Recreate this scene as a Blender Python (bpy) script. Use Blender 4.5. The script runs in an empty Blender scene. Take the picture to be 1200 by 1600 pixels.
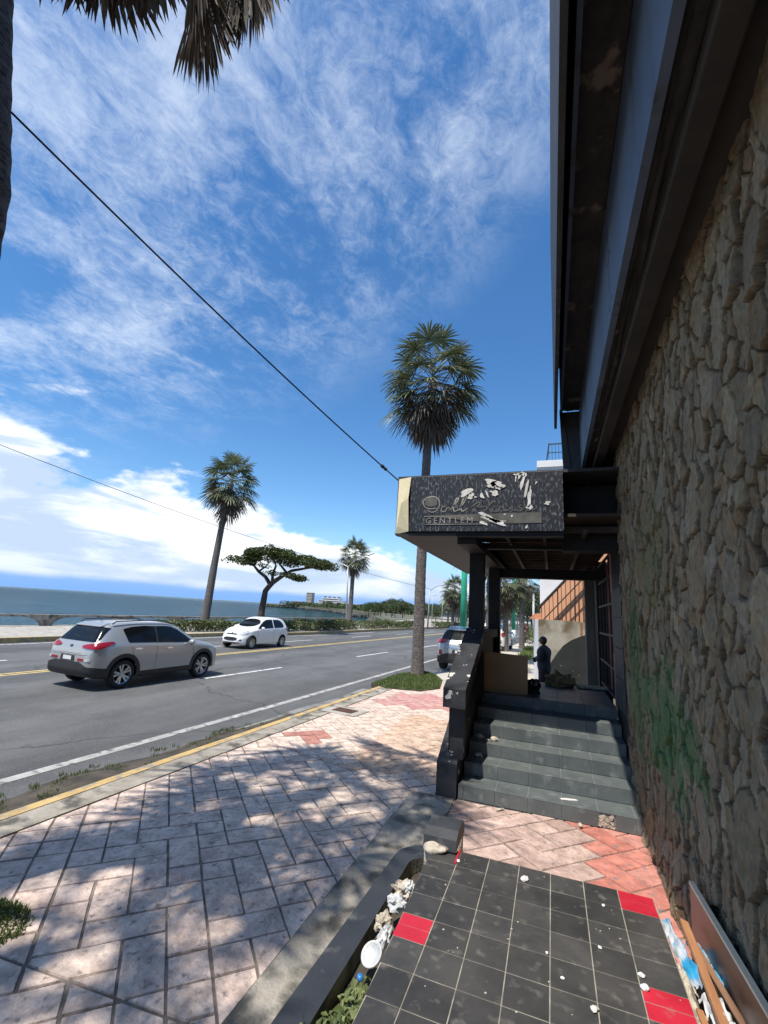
import bpy, bmesh, math, random
import numpy as np
from mathutils import Vector, Matrix, noise as mnoise
from mathutils.bvhtree import BVHTree
from mathutils.geometry import delaunay_2d_cdt

random.seed(7)
rng = np.random.default_rng(11)
PI = math.pi
scene = bpy.context.scene
COL = scene.collection
rad = math.radians

# ------------------------------------------------------------------ helpers
class MB:
    """collects verts and faces, then links them as ONE mesh object"""
    def __init__(self):
        self.v = []; self.f = []; self.m = []; self.c = []; self.cur = 0; self.col = None
    def face(self, idx):
        self.f.append(tuple(idx)); self.m.append(self.cur); self.c.append(self.col)
    def add(self, vs, fs):
        o = len(self.v); self.v.extend([tuple(p) for p in vs])
        for f in fs: self.face([o + i for i in f])
    def box(self, c, s, rot=None, bev=0.0):
        hx, hy, hz = s[0]/2, s[1]/2, s[2]/2
        R = rot if rot is not None else Matrix.Identity(3)
        c = Vector(c)
        if bev <= 0:
            pts = [Vector((x*hx, y*hy, z*hz)) for x in (-1,1) for y in (-1,1) for z in (-1,1)]
            fs = [(0,1,3,2),(4,6,7,5),(0,4,5,1),(2,3,7,6),(0,2,6,4),(1,5,7,3)]
            self.add([c + R @ p for p in pts], fs)
        else:
            bm = bmesh.new()
            bmesh.ops.create_cube(bm, size=1.0)
            for v in bm.verts: v.co = Vector((v.co.x*s[0], v.co.y*s[1], v.co.z*s[2]))
            bmesh.ops.bevel(bm, geom=list(bm.edges), offset=min(bev, min(s)*0.45), segments=2, affect='EDGES', profile=0.5)
            bm.verts.index_update()
            self.add([c + R @ v.co for v in bm.verts], [[v.index for v in f.verts] for f in bm.faces])
            bm.free()
    def bx(self, x0, x1, y0, y1, z0, z1, bev=0.0):
        self.box(((x0+x1)/2, (y0+y1)/2, (z0+z1)/2), (x1-x0, y1-y0, z1-z0), None, bev)
    def tube(self, pts, r, n=8, cap=True):
        pts = [Vector(p) for p in pts]
        rs = r if isinstance(r, (list, tuple)) else [r]*len(pts)
        o = len(self.v); prev = None
        for i, p in enumerate(pts):
            if i == 0: t = pts[1]-pts[0]
            elif i == len(pts)-1: t = pts[-1]-pts[-2]
            else: t = pts[i+1]-pts[i-1]
            t.normalize()
            a = prev - t*prev.dot(t) if prev is not None else (Vector((1,0,0)) if abs(t.x) < .9 else Vector((0,1,0)))
            a = (a - t*a.dot(t)).normalized(); prev = a
            b = t.cross(a)
            for k in range(n):
                an = 2*PI*k/n
                self.v.append(tuple(p + (a*math.cos(an) + b*math.sin(an))*rs[i]))
        for i in range(len(pts)-1):
            for k in range(n):
                self.face((o+i*n+k, o+i*n+(k+1)%n, o+(i+1)*n+(k+1)%n, o+(i+1)*n+k))
        if cap:
            self.face([o+k for k in range(n)][::-1]); self.face([o+(len(pts)-1)*n+k for k in range(n)])
    def prism(self, poly, axis, a0, a1):
        """poly: list of 2d points in the two other axes; extruded along axis from a0 to a1"""
        def mk(p, a):
            if axis == 'x': return (a, p[0], p[1])
            if axis == 'y': return (p[0], a, p[1])
            return (p[0], p[1], a)
        n = len(poly)
        vs = [mk(p, a0) for p in poly] + [mk(p, a1) for p in poly]
        fs = [tuple(range(n))[::-1], tuple(range(n, 2*n))] + [(i, (i+1)%n, n+(i+1)%n, n+i) for i in range(n)]
        self.add(vs, fs)
    def lathe(self, prof, axis_o=(0,0,0), n=24, ax='z'):
        o = len(self.v)
        for (r, h) in prof:
            for k in range(n):
                a = 2*PI*k/n; x, y = r*math.cos(a), r*math.sin(a)
                p = (x, y, h) if ax == 'z' else (h, x, y)
                self.v.append((p[0]+axis_o[0], p[1]+axis_o[1], p[2]+axis_o[2]))
        for i in range(len(prof)-1):
            for k in range(n):
                self.face((o+i*n+k, o+i*n+(k+1)%n, o+(i+1)*n+(k+1)%n, o+(i+1)*n+k))
    def build(self, name, mats, parent=None, smooth=False, world=True, fix=True):
        me = bpy.data.meshes.new(name)
        me.from_pydata(self.v, [], self.f)
        if not isinstance(mats, (list, tuple)): mats = [mats]
        for m in mats: me.materials.append(m)
        if len(mats) > 1: me.polygons.foreach_set('material_index', self.m)
        if any(c is not None for c in self.c):
            at = me.color_attributes.new('tint', 'FLOAT_COLOR', 'CORNER')
            buf = []
            for p, c in zip(me.polygons, self.c):
                c = c or (.5,.5,.5)
                buf.extend([c[0],c[1],c[2],1.0]*p.loop_total)
            at.data.foreach_set('color', buf)
        if smooth: me.polygons.foreach_set('use_smooth', [True]*len(me.polygons))
        if fix:
            bm = bmesh.new(); bm.from_mesh(me)
            bmesh.ops.recalc_face_normals(bm, faces=bm.faces); bm.to_mesh(me); bm.free()
        me.update()
        o = bpy.data.objects.new(name, me); COL.objects.link(o)
        if parent is not None:
            o.parent = parent
            if world: o.matrix_parent_inverse = Matrix.Translation(-Vector(parent.location))
        return o

def tag(o, label=None, cat=None, group=None, kind=None):
    if label: o['label'] = label
    if cat: o['category'] = cat
    if group: o['group'] = group
    if kind: o['kind'] = kind
    return o
def thing(name, label, cat, loc=(0,0,0), rz=0, group=None):
    o = bpy.data.objects.new(name, None); COL.objects.link(o)
    o.location = loc; o.rotation_euler = (0,0,rz); o.empty_display_size = .2
    return tag(o, label, cat, group)
def copy_tree(o, parent=None):
    c = o.copy(); COL.objects.link(c)
    if parent is not None: c.parent = parent
    for ch in list(o.children): copy_tree(ch, c)
    return c
def add_smooth_angle(o, ang=35):
    me = o.data
    me.polygons.foreach_set('use_smooth', [True]*len(me.polygons))
    bm = bmesh.new(); bm.from_mesh(me)
    for e in bm.edges:
        if len(e.link_faces) == 2 and e.calc_face_angle(0) > rad(ang): e.smooth = False
    bm.to_mesh(me); bm.free()

# ------------------------------------------------------------------ materials
def new_mat(name):
    m = bpy.data.materials.new(name); m.use_nodes = True
    nt = m.node_tree; b = nt.nodes['Principled BSDF']
    return m, nt, b
def N(nt, t, **k):
    n = nt.nodes.new(t)
    for a, v in k.items():
        if a.startswith('i_'): n.inputs[a[2:].replace('_', ' ')].default_value = v
        else: setattr(n, a, v)
    return n
def rgba(c): return (c[0], c[1], c[2], 1)
def pm(name, c1, c2=None, scale=3.0, detail=6, rough=.8, bump=.0, bscale=None, metal=0., spec=.5, lo=.35, hi=.65, c3=None, s3=12., lo3=.55, hi3=.62, coat=0., stretch=None, tint=False):
    """noise mix of two colours, optional third speckle colour, fine bump"""
    m, nt, b = new_mat(name); L = nt.links.new
    tc = N(nt, 'ShaderNodeTexCoord'); src = tc.outputs['Object']
    if stretch:
        mp = N(nt, 'ShaderNodeMapping'); mp.inputs['Scale'].default_value = stretch
        L(src, mp.inputs['Vector']); src = mp.outputs['Vector']
    n1 = N(nt, 'ShaderNodeTexNoise'); n1.inputs['Scale'].default_value = scale; n1.inputs['Detail'].default_value = detail
    n1.inputs['Roughness'].default_value = .62
    L(src, n1.inputs['Vector'])
    col = None
    if c2 is not None:
        mr = N(nt, 'ShaderNodeMapRange'); mr.inputs['From Min'].default_value = lo; mr.inputs['From Max'].default_value = hi
        L(n1.outputs['Fac'], mr.inputs['Value'])
        mx = N(nt, 'ShaderNodeMix', data_type='RGBA'); mx.inputs['A'].default_value = rgba(c1); mx.inputs['B'].default_value = rgba(c2)
        L(mr.outputs['Result'], mx.inputs['Factor']); col = mx.outputs['Result']
        if tint:
            at = N(nt, 'ShaderNodeAttribute'); at.attribute_name = 'tint'
            mt = N(nt, 'ShaderNodeMix', data_type='RGBA', blend_type='MULTIPLY'); mt.inputs['Factor'].default_value = 1
            L(col, mt.inputs['A']); L(at.outputs['Color'], mt.inputs['B']); col = mt.outputs['Result']
        if c3 is not None:
            n3 = N(nt, 'ShaderNodeTexNoise'); n3.inputs['Scale'].default_value = s3; n3.inputs['Detail'].default_value = 5
            L(src, n3.inputs['Vector'])
            m3 = N(nt, 'ShaderNodeMapRange'); m3.inputs['From Min'].default_value = lo3; m3.inputs['From Max'].default_value = hi3
            L(n3.outputs['Fac'], m3.inputs['Value'])
            x3 = N(nt, 'ShaderNodeMix', data_type='RGBA'); x3.inputs['B'].default_value = rgba(c3)
            L(col, x3.inputs['A']); L(m3.outputs['Result'], x3.inputs['Factor']); col = x3.outputs['Result']
        L(col, b.inputs['Base Color'])
    else:
        b.inputs['Base Color'].default_value = rgba(c1)
    b.inputs['Roughness'].default_value = rough; b.inputs['Metallic'].default_value = metal
    b.inputs['Specular IOR Level'].default_value = spec; b.inputs['Coat Weight'].default_value = coat
    if bump > 0:
        nb = N(nt, 'ShaderNodeTexNoise'); nb.inputs['Scale'].default_value = bscale or scale*6; nb.inputs['Detail'].default_value = 8
        L(src, nb.inputs['Vector'])
        bp = N(nt, 'ShaderNodeBump'); bp.inputs['Strength'].default_value = bump; bp.inputs['Distance'].default_value = .02
        L(nb.outputs['Fac'], bp.inputs['Height']); L(bp.outputs['Normal'], b.inputs['Normal'])
    return m
def leaf_mat(name, dark, light, transl=.25, rough=.5):
    m, nt, b = new_mat(name); L = nt.links.new
    g = N(nt, 'ShaderNodeNewGeometry')
    mx = N(nt, 'ShaderNodeMix', data_type='RGBA'); mx.inputs['A'].default_value = rgba(dark); mx.inputs['B'].default_value = rgba(light)
    L(g.outputs['Random Per Island'], mx.inputs['Factor'])
    L(mx.outputs['Result'], b.inputs['Base Color'])
    b.inputs['Roughness'].default_value = rough
    tr = N(nt, 'ShaderNodeBsdfTranslucent'); L(mx.outputs['Result'], tr.inputs['Color'])
    ms = N(nt, 'ShaderNodeMixShader'); ms.inputs['Fac'].default_value = transl
    out = nt.nodes['Material Output']
    L(b.outputs['BSDF'], ms.inputs[1]); L(tr.outputs['BSDF'], ms.inputs[2]); L(ms.outputs['Shader'], out.inputs['Surface'])
    return m

M = {}
M['asphalt'] = pm('asphalt', (.062,.062,.064), (.100,.100,.100), 1.1, 14, .85, .6, 90, c3=(.15,.15,.148), s3=55, lo3=.54, hi3=.72, stretch=(1.2,.6,1))
M['gutter'] = pm('gutter_concrete', (.16,.155,.145), (.25,.24,.22), 1.2, 8, .9, .4, 60, c3=(.07,.065,.055), s3=2.2, lo3=.5, hi3=.62)
M['dirt'] = pm('dirt', (.028,.023,.017), (.085,.07,.05), 4, 8, .95, .6, 50)
M['white_paint'] = pm('road_white_paint', (.50,.50,.48), (.66,.66,.64), 3, 10, .7, .15, 90, c3=(.12,.12,.12), s3=9, lo3=.56, hi3=.66)
M['worn_white'] = pm('road_worn_white_paint', (.30,.29,.27), (.44,.43,.40), 3, 10, .75, .15, 90, c3=(.13,.13,.125), s3=8, lo3=.53, hi3=.66)
M['yellow_paint'] = pm('road_yellow_paint', (.55,.40,.12), (.68,.52,.20), 3, 8, .7, .15, 90, c3=(.22,.2,.15), s3=5, lo3=.55, hi3=.68)
M['kerb_yellow'] = pm('kerb_yellow', (.42,.275,.09), (.52,.38,.17), 3, 10, .85, .3, 60, c3=(.26,.225,.17), s3=5, lo3=.50, hi3=.62)
M['concrete'] = pm('concrete', (.30,.28,.24), (.42,.39,.34), 1.6, 9, .9, .35, 60, c3=(.17,.155,.13), s3=3, lo3=.55, hi3=.68)
M['concrete_dirty'] = pm('concrete_dirty', (.22,.195,.155), (.37,.335,.28), 2.5, 9, .92, .5, 50, c3=(.09,.083,.068), s3=4, lo3=.5, hi3=.64)
M['pale_concrete'] = pm('pale_concrete', (.42,.38,.32), (.52,.48,.41), .8, 9, .9, .25, 40, c3=(.3,.27,.22), s3=1.2, lo3=.55, hi3=.68)
M['brick'] = pm('stamped_brick', (.56,.53,.51), (1.0,.99,.97), 6.5, 12, .9, .9, 22, c3=(.20,.17,.155), s3=16, lo3=.57, hi3=.72, tint=True)
M['mortar'] = pm('mortar', (.11,.088,.072), (.24,.20,.17), 8, 6, .95, .3, 60)
M['tile_black'] = pm('tile_black', (.030,.029,.028), (.068,.063,.058), 3.2, 12, .55, .10, 30, c3=(.13,.118,.10), s3=14, lo3=.58, hi3=.78, tint=True)
M['tile_red'] = pm('tile_red', (.38,.012,.026), (.50,.022,.042), 4, 10, .45, .06, 30, c3=(.34,.09,.085), s3=14, lo3=.58, hi3=.76)
M['grout'] = pm('grout', (.17,.155,.125), (.36,.33,.27), 7, 9, .95)
M['step_tile'] = pm('step_tile', (.075,.090,.090), (.115,.130,.127), 3.5, 10, .5, .08, 30, c3=(.20,.21,.20), s3=6, lo3=.58, hi3=.75)
M['step_grout'] = pm('step_grout', (.13,.14,.135), (.19,.195,.19), 9, 5, .95)
M['black_paint'] = pm('black_paint', (.006,.0065,.008), (.013,.0135,.015), 4, 8, .65, .12, 30, spec=.3)
M['black_peel'] = pm('black_peeling_paint', (.014,.015,.018), (.034,.036,.039), 4, 10, .6, .25, 30, c3=(.50,.48,.43), s3=6.5, lo3=.635, hi3=.65, spec=.4)
M['charcoal'] = pm('charcoal_paint', (.018,.020,.022), (.038,.040,.043), 3, 8, .6, .15, 40, c3=(.12,.12,.115), s3=5, lo3=.6, hi3=.8)
M['planter_top'] = pm('planter_dark_blue_paint', (.014,.017,.022), (.030,.034,.040), 2.2, 8, .65, .15, 40, c3=(.12,.12,.115), s3=7, lo3=.6, hi3=.8)
M['mold'] = pm('planter_inner', (.10,.09,.06), (.20,.18,.13), 4, 8, .95, .4, 40, c3=(.04,.04,.03), s3=5, lo3=.5, hi3=.65)
M['blue_fascia'] = pm('blue_grey_fascia', (.055,.085,.135), (.10,.14,.20), 1.4, 10, .55, .15, 14, stretch=(1,1,.25), c3=(.05,.06,.07), s3=5, lo3=.6, hi3=.72)
M['fascia_dark'] = pm('overhang_dark', (.010,.0095,.009), (.030,.028,.026), 5, 12, .8, .8, 14, c3=(.13,.10,.075), s3=4.2, lo3=.60, hi3=.66)
M['soffit_brown'] = pm('soffit_brown', (.022,.020,.019), (.045,.04,.036), 2, 7, .8, .2, 18)
M['navy'] = pm('navy_panel', (.02,.025,.034), (.035,.042,.052), 2, 6, .5, .1, 20)
M['wood_dark'] = pm('wood_dark', (.030,.021,.016), (.06,.043,.032), 2, 7, .75, .2, 30, stretch=(1,6,1))
M['ply'] = pm('ply_orange', (.25,.10,.045), (.36,.17,.08), 3, 7, .8, .2, 30)
M['plank'] = pm('plank', (.30,.13,.055), (.42,.20,.09), 4, 8, .7, .25, 60, stretch=(3,.5,3))
M['plank_dark'] = pm('plank_dark', (.15,.075,.04), (.26,.14,.075), 4, 8, .75, .25, 60, stretch=(3,.5,3))
M['board'] = pm('brown_board', (.30,.185,.09), (.36,.225,.115), 3, 6, .85, .1, 60)
M['rubble'] = pm('rubble', (.36,.31,.24), (.54,.48,.39), 8, 8, .95, .6, 60, c3=(.22,.19,.15), s3=18, lo3=.56, hi3=.64)
M['white_bit'] = pm('white_bits', (.50,.48,.44), (.70,.68,.63), 9, 5, .85, .3, 60)
M['plastic'] = pm('white_plastic', (.40,.41,.41), (.56,.56,.55), 9, 6, .45, .2, 40, c3=(.25,.22,.18), s3=14, lo3=.58, hi3=.7)
M['bag'] = pm('plastic_bag', (.20,.25,.31), (.52,.56,.60), 6, 5, .25, .2, 30, c3=(.03,.28,.5), s3=7, lo3=.54, hi3=.6)
M['blue_cap'] = pm('blue_cap', (.03,.16,.40), None, rough=.4)
M['slab'] = pm('polished_slab', (.022,.017,.018), (.045,.034,.036), 5, 10, .30, .03, 20, c3=(.10,.05,.05), s3=3, lo3=.55, hi3=.8)
M['slab_edge'] = pm('slab_edge', (.70,.58,.40), (.80,.68,.50), 6, 6, .8)
M['red_door'] = pm('red_door', (.10,.014,.02), (.15,.025,.03), 3, 6, .6)
M['pink'] = pm('pink_panel', (.34,.13,.12), (.40,.17,.155), 3, 6, .75)
M['iron'] = pm('iron_black', (.012,.012,.013), (.03,.027,.025), 8, 6, .6)
M['grey_plaster'] = pm('grey_plaster', (.10,.10,.10), (.17,.168,.16), 2, 8, .9, .2, 40, stretch=(3,3,.6))
M['cream_panel'] = pm('cream_panel', (.66,.58,.36), (.74,.67,.45), 3, 6, .6, .1, 30)
M['stain_white'] = pm('white_wall_paint', (.66,.66,.66), (.76,.76,.75), 1.2, 8, .9, .1, 30)
M['orange_wall'] = pm('orange_wall', (.62,.30,.16), (.72,.38,.22), 1.5, 8, .85, .1, 30)
M['plaster'] = pm('stained_plaster', (.25,.23,.185), (.44,.41,.34), 1.8, 12, .95, .3, 25, c3=(.15,.12,.07), s3=2.2, lo3=.50, hi3=.66)
M['roof_tile'] = pm('orange_roof_tiles', (.50,.20,.10), (.6,.27,.15), 4, 6, .8, .2, 30)
M['trunk'] = pm('palm_trunk', (.10,.085,.075), (.20,.175,.155), 3, 9, .95, .8, 22, stretch=(2,2,7), c3=(.05,.042,.036), s3=7, lo3=.52, hi3=.6)
M['bark'] = pm('bark', (.045,.035,.028), (.085,.068,.054), 6, 8, .95, .6, 30)
M['palm_leaf'] = leaf_mat('palm_leaf', (.045,.062,.026), (.19,.21,.105), .18, .38)
M['palm_leaf_yellow'] = leaf_mat('palm_leaf_yellow', (.10,.115,.035), (.20,.20,.075), .2, .45)
M['palm_dead'] = leaf_mat('palm_dead', (.055,.040,.028), (.17,.13,.095), .12, .75)
M['leaf'] = leaf_mat('broad_leaf', (.020,.042,.010), (.105,.125,.030), .3, .45)
M['leaf_far'] = leaf_mat('far_leaf', (.035,.055,.018), (.10,.135,.045), .25, .6)
M['hedge'] = leaf_mat('hedge_leaf', (.022,.042,.012), (.20,.22,.08), .25, .45)
M['grass'] = leaf_mat('grass', (.05,.085,.018), (.17,.22,.06), .25, .6)
M['weed'] = leaf_mat('weed', (.05,.08,.02), (.22,.25,.09), .3, .55)
M['pole_green'] = pm('pole_green', (.02,.30,.17), (.03,.38,.22), 2, 6, .45)
M['pole_white'] = pm('pole_white', (.55,.62,.62), (.68,.72,.72), 4, 6, .6)
M['steel'] = pm('lamp_steel', (.32,.33,.34), (.42,.43,.44), 4, 5, .5, metal=.4)
M['cable'] = pm('cable_black', (.012,.012,.013), None, rough=.6)
M['car_silver'] = pm('car_silver', (.43,.43,.415), None, rough=.30, metal=.5, coat=.5)
M['car_white'] = pm('car_white', (.78,.78,.76), None, rough=.3, coat=.6)
M['black_plastic'] = pm('black_plastic', (.018,.018,.019), (.026,.026,.027), 5, 4, .55)
M['tyre'] = pm('tyre', (.012,.012,.012), (.02,.02,.02), 9, 4, .85)
M['rim'] = pm('rim', (.50,.51,.52), None, rough=.3, metal=.8)
M['rim_dark'] = pm('rim_dark', (.03,.03,.032), None, rough=.5, metal=.3)
M['glass'] = pm('car_glass', (.006,.007,.008), None, rough=.10, spec=.35)
M['red_lens'] = pm('red_lens', (.26,.004,.008), None, rough=.12, coat=.6)
M['clear_lens'] = pm('clear_lens', (.60,.62,.63), (.36,.37,.38), 14, 3, .08, coat=.8)
M['chrome'] = pm('chrome', (.62,.63,.64), None, rough=.12, metal=1.)
M['plate'] = pm('plate', (.62,.62,.60), (.70,.70,.68), 18, 3, .5)
M['skin'] = pm('skin', (.035,.021,.015), (.05,.03,.022), 6, 4, .55)
M['dark_shirt'] = pm('dark_shirt', (.018,.022,.036), (.034,.04,.055), 6, 5, .9, .2, 30)
M['dark_trousers'] = pm('dark_trousers', (.012,.013,.016), (.02,.021,.024), 6, 5, .9, .2, 30)
M['tan_tarp'] = pm('tan_tarp', (.24,.165,.07), (.34,.24,.11), 4, 6, .9, .3, 20)
M['black_bag'] = pm('black_bag', (.008,.008,.009), (.016,.016,.018), 6, 4, .35, .3, 14)
M['mural_dark'] = pm('dark_wall_paint', (.014,.016,.017), (.028,.031,.031), 2.5, 8, .9, .2, 30, c3=(.45,.44,.40), s3=9, lo3=.70, hi3=.71)
M['rock'] = pm('shore_rock', (.045,.042,.038), (.10,.095,.085), .8, 8, .95, .6, 6)
M['land'] = pm('land_soil', (.10,.095,.065), (.18,.165,.12), .05, 8, .95, c3=(.06,.075,.035), s3=.03, lo3=.45, hi3=.6)
M['bldg_white'] = pm('far_white', (.50,.50,.48), (.60,.59,.57), .3, 5, .9)
M['bldg_tan'] = pm('far_tan', (.38,.34,.28), (.46,.42,.35), .3, 5, .9)
M['bldg_glass'] = pm('far_windows', (.06,.07,.085), (.10,.115,.13), .5, 4, .25)
M['rust'] = pm('rust_lid', (.06,.028,.02), (.12,.06,.045), 6, 7, .85, .3, 40)

def road_mat():
    m = pm('asphalt', (.072,.072,.072), (.112,.112,.110), 1.1, 14, .85, .6, 90, c3=(.16,.16,.156), s3=55, lo3=.54, hi3=.72, stretch=(1.2,.6,1))
    nt = m.node_tree; L = nt.links.new; b = nt.nodes['Principled BSDF']
    src = b.inputs['Base Color'].links[0].from_socket
    tc = N(nt, 'ShaderNodeTexCoord'); mp = N(nt, 'ShaderNodeMapping'); mp.inputs['Scale'].default_value = (.55,.022,1); mp.inputs['Rotation'].default_value = (0,0,rad(-2.1)); mp.vector_type = 'POINT'
    L(tc.outputs['Object'], mp.inputs['Vector'])
    n = N(nt, 'ShaderNodeTexNoise'); n.inputs['Scale'].default_value = 1.0; n.inputs['Detail'].default_value = 4; L(mp.outputs['Vector'], n.inputs['Vector'])
    mr = N(nt, 'ShaderNodeMapRange'); mr.inputs['From Min'].default_value = .35; mr.inputs['From Max'].default_value = .68; mr.inputs['To Min'].default_value = .72; mr.inputs['To Max'].default_value = 1.25; L(n.outputs['Fac'], mr.inputs['Value'])
    nw = N(nt, 'ShaderNodeTexNoise'); nw.inputs['Scale'].default_value = .8; nw.inputs['Detail'].default_value = 6; L(tc.outputs['Object'], nw.inputs['Vector'])
    av = N(nt, 'ShaderNodeVectorMath', operation='MULTIPLY_ADD'); av.inputs[1].default_value = (1.6,1.6,0); L(nw.outputs['Color'], av.inputs[0]); L(tc.outputs['Object'], av.inputs[2])
    v = N(nt, 'ShaderNodeTexVoronoi'); v.feature = 'DISTANCE_TO_EDGE'; v.inputs['Scale'].default_value = .16; L(av.outputs[0], v.inputs['Vector'])
    cr = N(nt, 'ShaderNodeMapRange'); cr.inputs['From Min'].default_value = .0; cr.inputs['From Max'].default_value = .006; cr.inputs['To Min'].default_value = .45; L(v.outputs['Distance'], cr.inputs['Value'])
    mu = N(nt, 'ShaderNodeMath', operation='MULTIPLY'); L(mr.outputs['Result'], mu.inputs[0]); L(cr.outputs['Result'], mu.inputs[1])
    vm = N(nt, 'ShaderNodeVectorMath', operation='SCALE'); L(src, vm.inputs[0]); L(mu.outputs[0], vm.inputs['Scale']); L(vm.outputs[0], b.inputs['Base Color'])
    return m
M['asphalt'] = road_mat()
# ------------------------------------------------------------------ camera
F_PX = 700.0
R_CAM = ((0.93786, -0.01698, -0.34660), (0.34151, 0.22116, 0.91350), (0.06114, -0.97509, 0.21321))
def set_camera():
    W_, H_, f = 1200., 1600., F_PX
    hs, hy = .063, 915.
    def v(x, y): return np.array([x-600., y-800., f])
    a = v(0, hy); b = v(1200, hy+hs*1200)
    up = np.cross(b, a); up /= np.linalg.norm(up)
    if up[1] > 0: up = -up
    d = v(862, hy+hs*862); d /= np.linalg.norm(d)
    r = np.cross(d, up); r /= np.linalg.norm(r)
    R = np.array([r, d, up])
    m = Matrix.Identity(4)
    for i in range(3):
        m[i][0] = R[i][0]; m[i][1] = -R[i][1]; m[i][2] = -R[i][2]
    m[0][3], m[1][3], m[2][3] = 0, 0, 2.05
    cam = bpy.data.cameras.new('camera'); o = bpy.data.objects.new('camera', cam); COL.objects.link(o)
    o.matrix_world = m
    cam.sensor_fit = 'VERTICAL'; cam.sensor_height = 36.0; cam.sensor_width = 27.0
    cam.lens = f/H_*36.0
    cam.clip_start = .05; cam.clip_end = 100000
    scene.camera = o
set_camera()

# ------------------------------------------------------------------ light
SUN = Vector((-.15, -.455, 1.0)).normalized()      # towards the sun
el = math.asin(SUN.z); az = math.atan2(SUN.x, SUN.y)
sl = bpy.data.lights.new('sun', 'SUN'); so = bpy.data.objects.new('sun', sl); COL.objects.link(so)
so.location = (-20, -40, 80)
so.rotation_euler = (-SUN).to_track_quat('-Z', 'Y').to_euler()
sl.energy = 4.6; sl.angle = rad(.53); sl.color = (1.0, .945, .86)

def build_world():
    w = bpy.data.worlds.new('World'); scene.world = w; w.use_nodes = True
    nt = w.node_tree; L = nt.links.new
    bg = nt.nodes['Background']
    sky = N(nt, 'ShaderNodeTexSky'); sky.sky_type = 'NISHITA'; sky.sun_disc = False
    sky.sun_elevation = el; sky.sun_rotation = az % (2*PI)
    sky.altitude = 0; sky.air_density = 1.0; sky.dust_density = .1; sky.ozone_density = 3.0
    hs = N(nt, 'ShaderNodeHueSaturation'); hs.inputs['Saturation'].default_value = 1.24; hs.inputs['Value'].default_value = 1.18
    L(sky.outputs['Color'], hs.inputs['Color'])
    tc = N(nt, 'ShaderNodeTexCoord')
    sx = N(nt, 'ShaderNodeSeparateXYZ'); L(tc.outputs['Generated'], sx.inputs['Vector'])
    def math_(op, a, b=None, c=None):
        n = N(nt, 'ShaderNodeMath', operation=op)
        for i, q in enumerate((a, b, c)):
            if q is None: continue
            if isinstance(q, (int, float)): n.inputs[i].default_value = q
            else: L(q, n.inputs[i])
        return n.outputs[0]
    def rng_(v, a, b, c=0., d=1.):
        n = N(nt, 'ShaderNodeMapRange'); n.interpolation_type = 'SMOOTHSTEP'
        for k, q in (('From Min', a), ('From Max', b), ('To Min', c), ('To Max', d)):
            if isinstance(q, (int, float)): n.inputs[k].default_value = q
            else: L(q, n.inputs[k])
        L(v, n.inputs['Value']); return n.outputs['Result']
    def noise_(vec, scale, detail, rough=.6, dist=0., stretch=None, rotz=0.):
        if stretch:
            mp = N(nt, 'ShaderNodeMapping'); mp.inputs['Scale'].default_value = stretch; mp.inputs['Rotation'].default_value = (0,0,rotz)
            L(vec, mp.inputs['Vector']); vec = mp.outputs['Vector']
        n = N(nt, 'ShaderNodeTexNoise'); n.inputs['Scale'].default_value = scale; n.inputs['Detail'].default_value = detail
        n.inputs['Roughness'].default_value = rough; n.inputs['Distortion'].default_value = dist
        L(vec, n.inputs['Vector']); return n.outputs['Fac']
    x, y, z = sx.outputs
    # high thin cloud laid on a flat layer overhead
    zz = math_('ADD', math_('MAXIMUM', z, 0.0), .12)
    cb = N(nt, 'ShaderNodeCombineXYZ'); L(math_('DIVIDE', x, zz), cb.inputs[0]); L(math_('DIVIDE', y, zz), cb.inputs[1])
    P = cb.outputs[0]
    big = noise_(P, 1.9, 4, .55, .25)
    wis = noise_(P, 6.5, 14, .70, .6, (1.0, .75, 1), rad(-38))
    fin = noise_(P, 24., 10, .74, .8, (1.0, .8, 1), rad(-30))
    c1 = math_('ADD', math_('MULTIPLY', big, 1.0), math_('ADD', math_('MULTIPLY', wis, .62), math_('MULTIPLY', fin, .42)))
    cir = rng_(math_('ADD', c1, math_('MULTIPLY', rng_(z, .5, .75), .05)), .90, 1.36)
    zl_ = math_('ADD', math_('MULTIPLY', x, .6), .72)
    cir = math_('MULTIPLY', cir, rng_(math_('SUBTRACT', z, zl_), -.06, .16))
    cir = math_('MULTIPLY', cir, .66)
    # heaped cloud low over the sea, highest to the south-west
    q = N(nt, 'ShaderNodeCombineXYZ'); L(x, q.inputs[0]); L(y, q.inputs[1]); L(math_('MULTIPLY', z, 2.6), q.inputs[2])
    Q = q.outputs[0]
    n1 = noise_(Q, 3.3, 10, .58, .2)
    n2 = noise_(Q, 9.0, 8, .6, .2)
    top = math_('ADD', math_('MULTIPLY', x, -.30), .035)     # height of the bank grows to the left
    top = math_('MAXIMUM', top, .03)
    hh = math_('SUBTRACT', top, z)
    den = math_('ADD', math_('MULTIPLY', hh, 4.2), math_('ADD', math_('MULTIPLY', math_('SUBTRACT', n1, .5), 1.9), math_('MULTIPLY', math_('SUBTRACT', n2, .5), .5)))
    cum = rng_(den, -.02, .16)
    cum = math_('MULTIPLY', cum, rng_(math_('ADD', z, math_('MULTIPLY', math_('SUBTRACT', n2, .5), .02)), .016, .032))
    shade = noise_(Q, 4.6, 8, .55, .3, (1, 1, 1.7))
    shf = rng_(shade, .40, .62)
    low = rng_(z, .01, .10)
    shf = math_('MULTIPLY', shf, math_('ADD', math_('MULTIPLY', low, .75), .25))
    cm = N(nt, 'ShaderNodeMix', data_type='RGBA'); cm.inputs['A'].default_value = (3.9, 4.9, 6.3, 1); cm.inputs['B'].default_value = (8.2, 8.4, 8.6, 1)
    L(shf, cm.inputs['Factor'])
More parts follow.
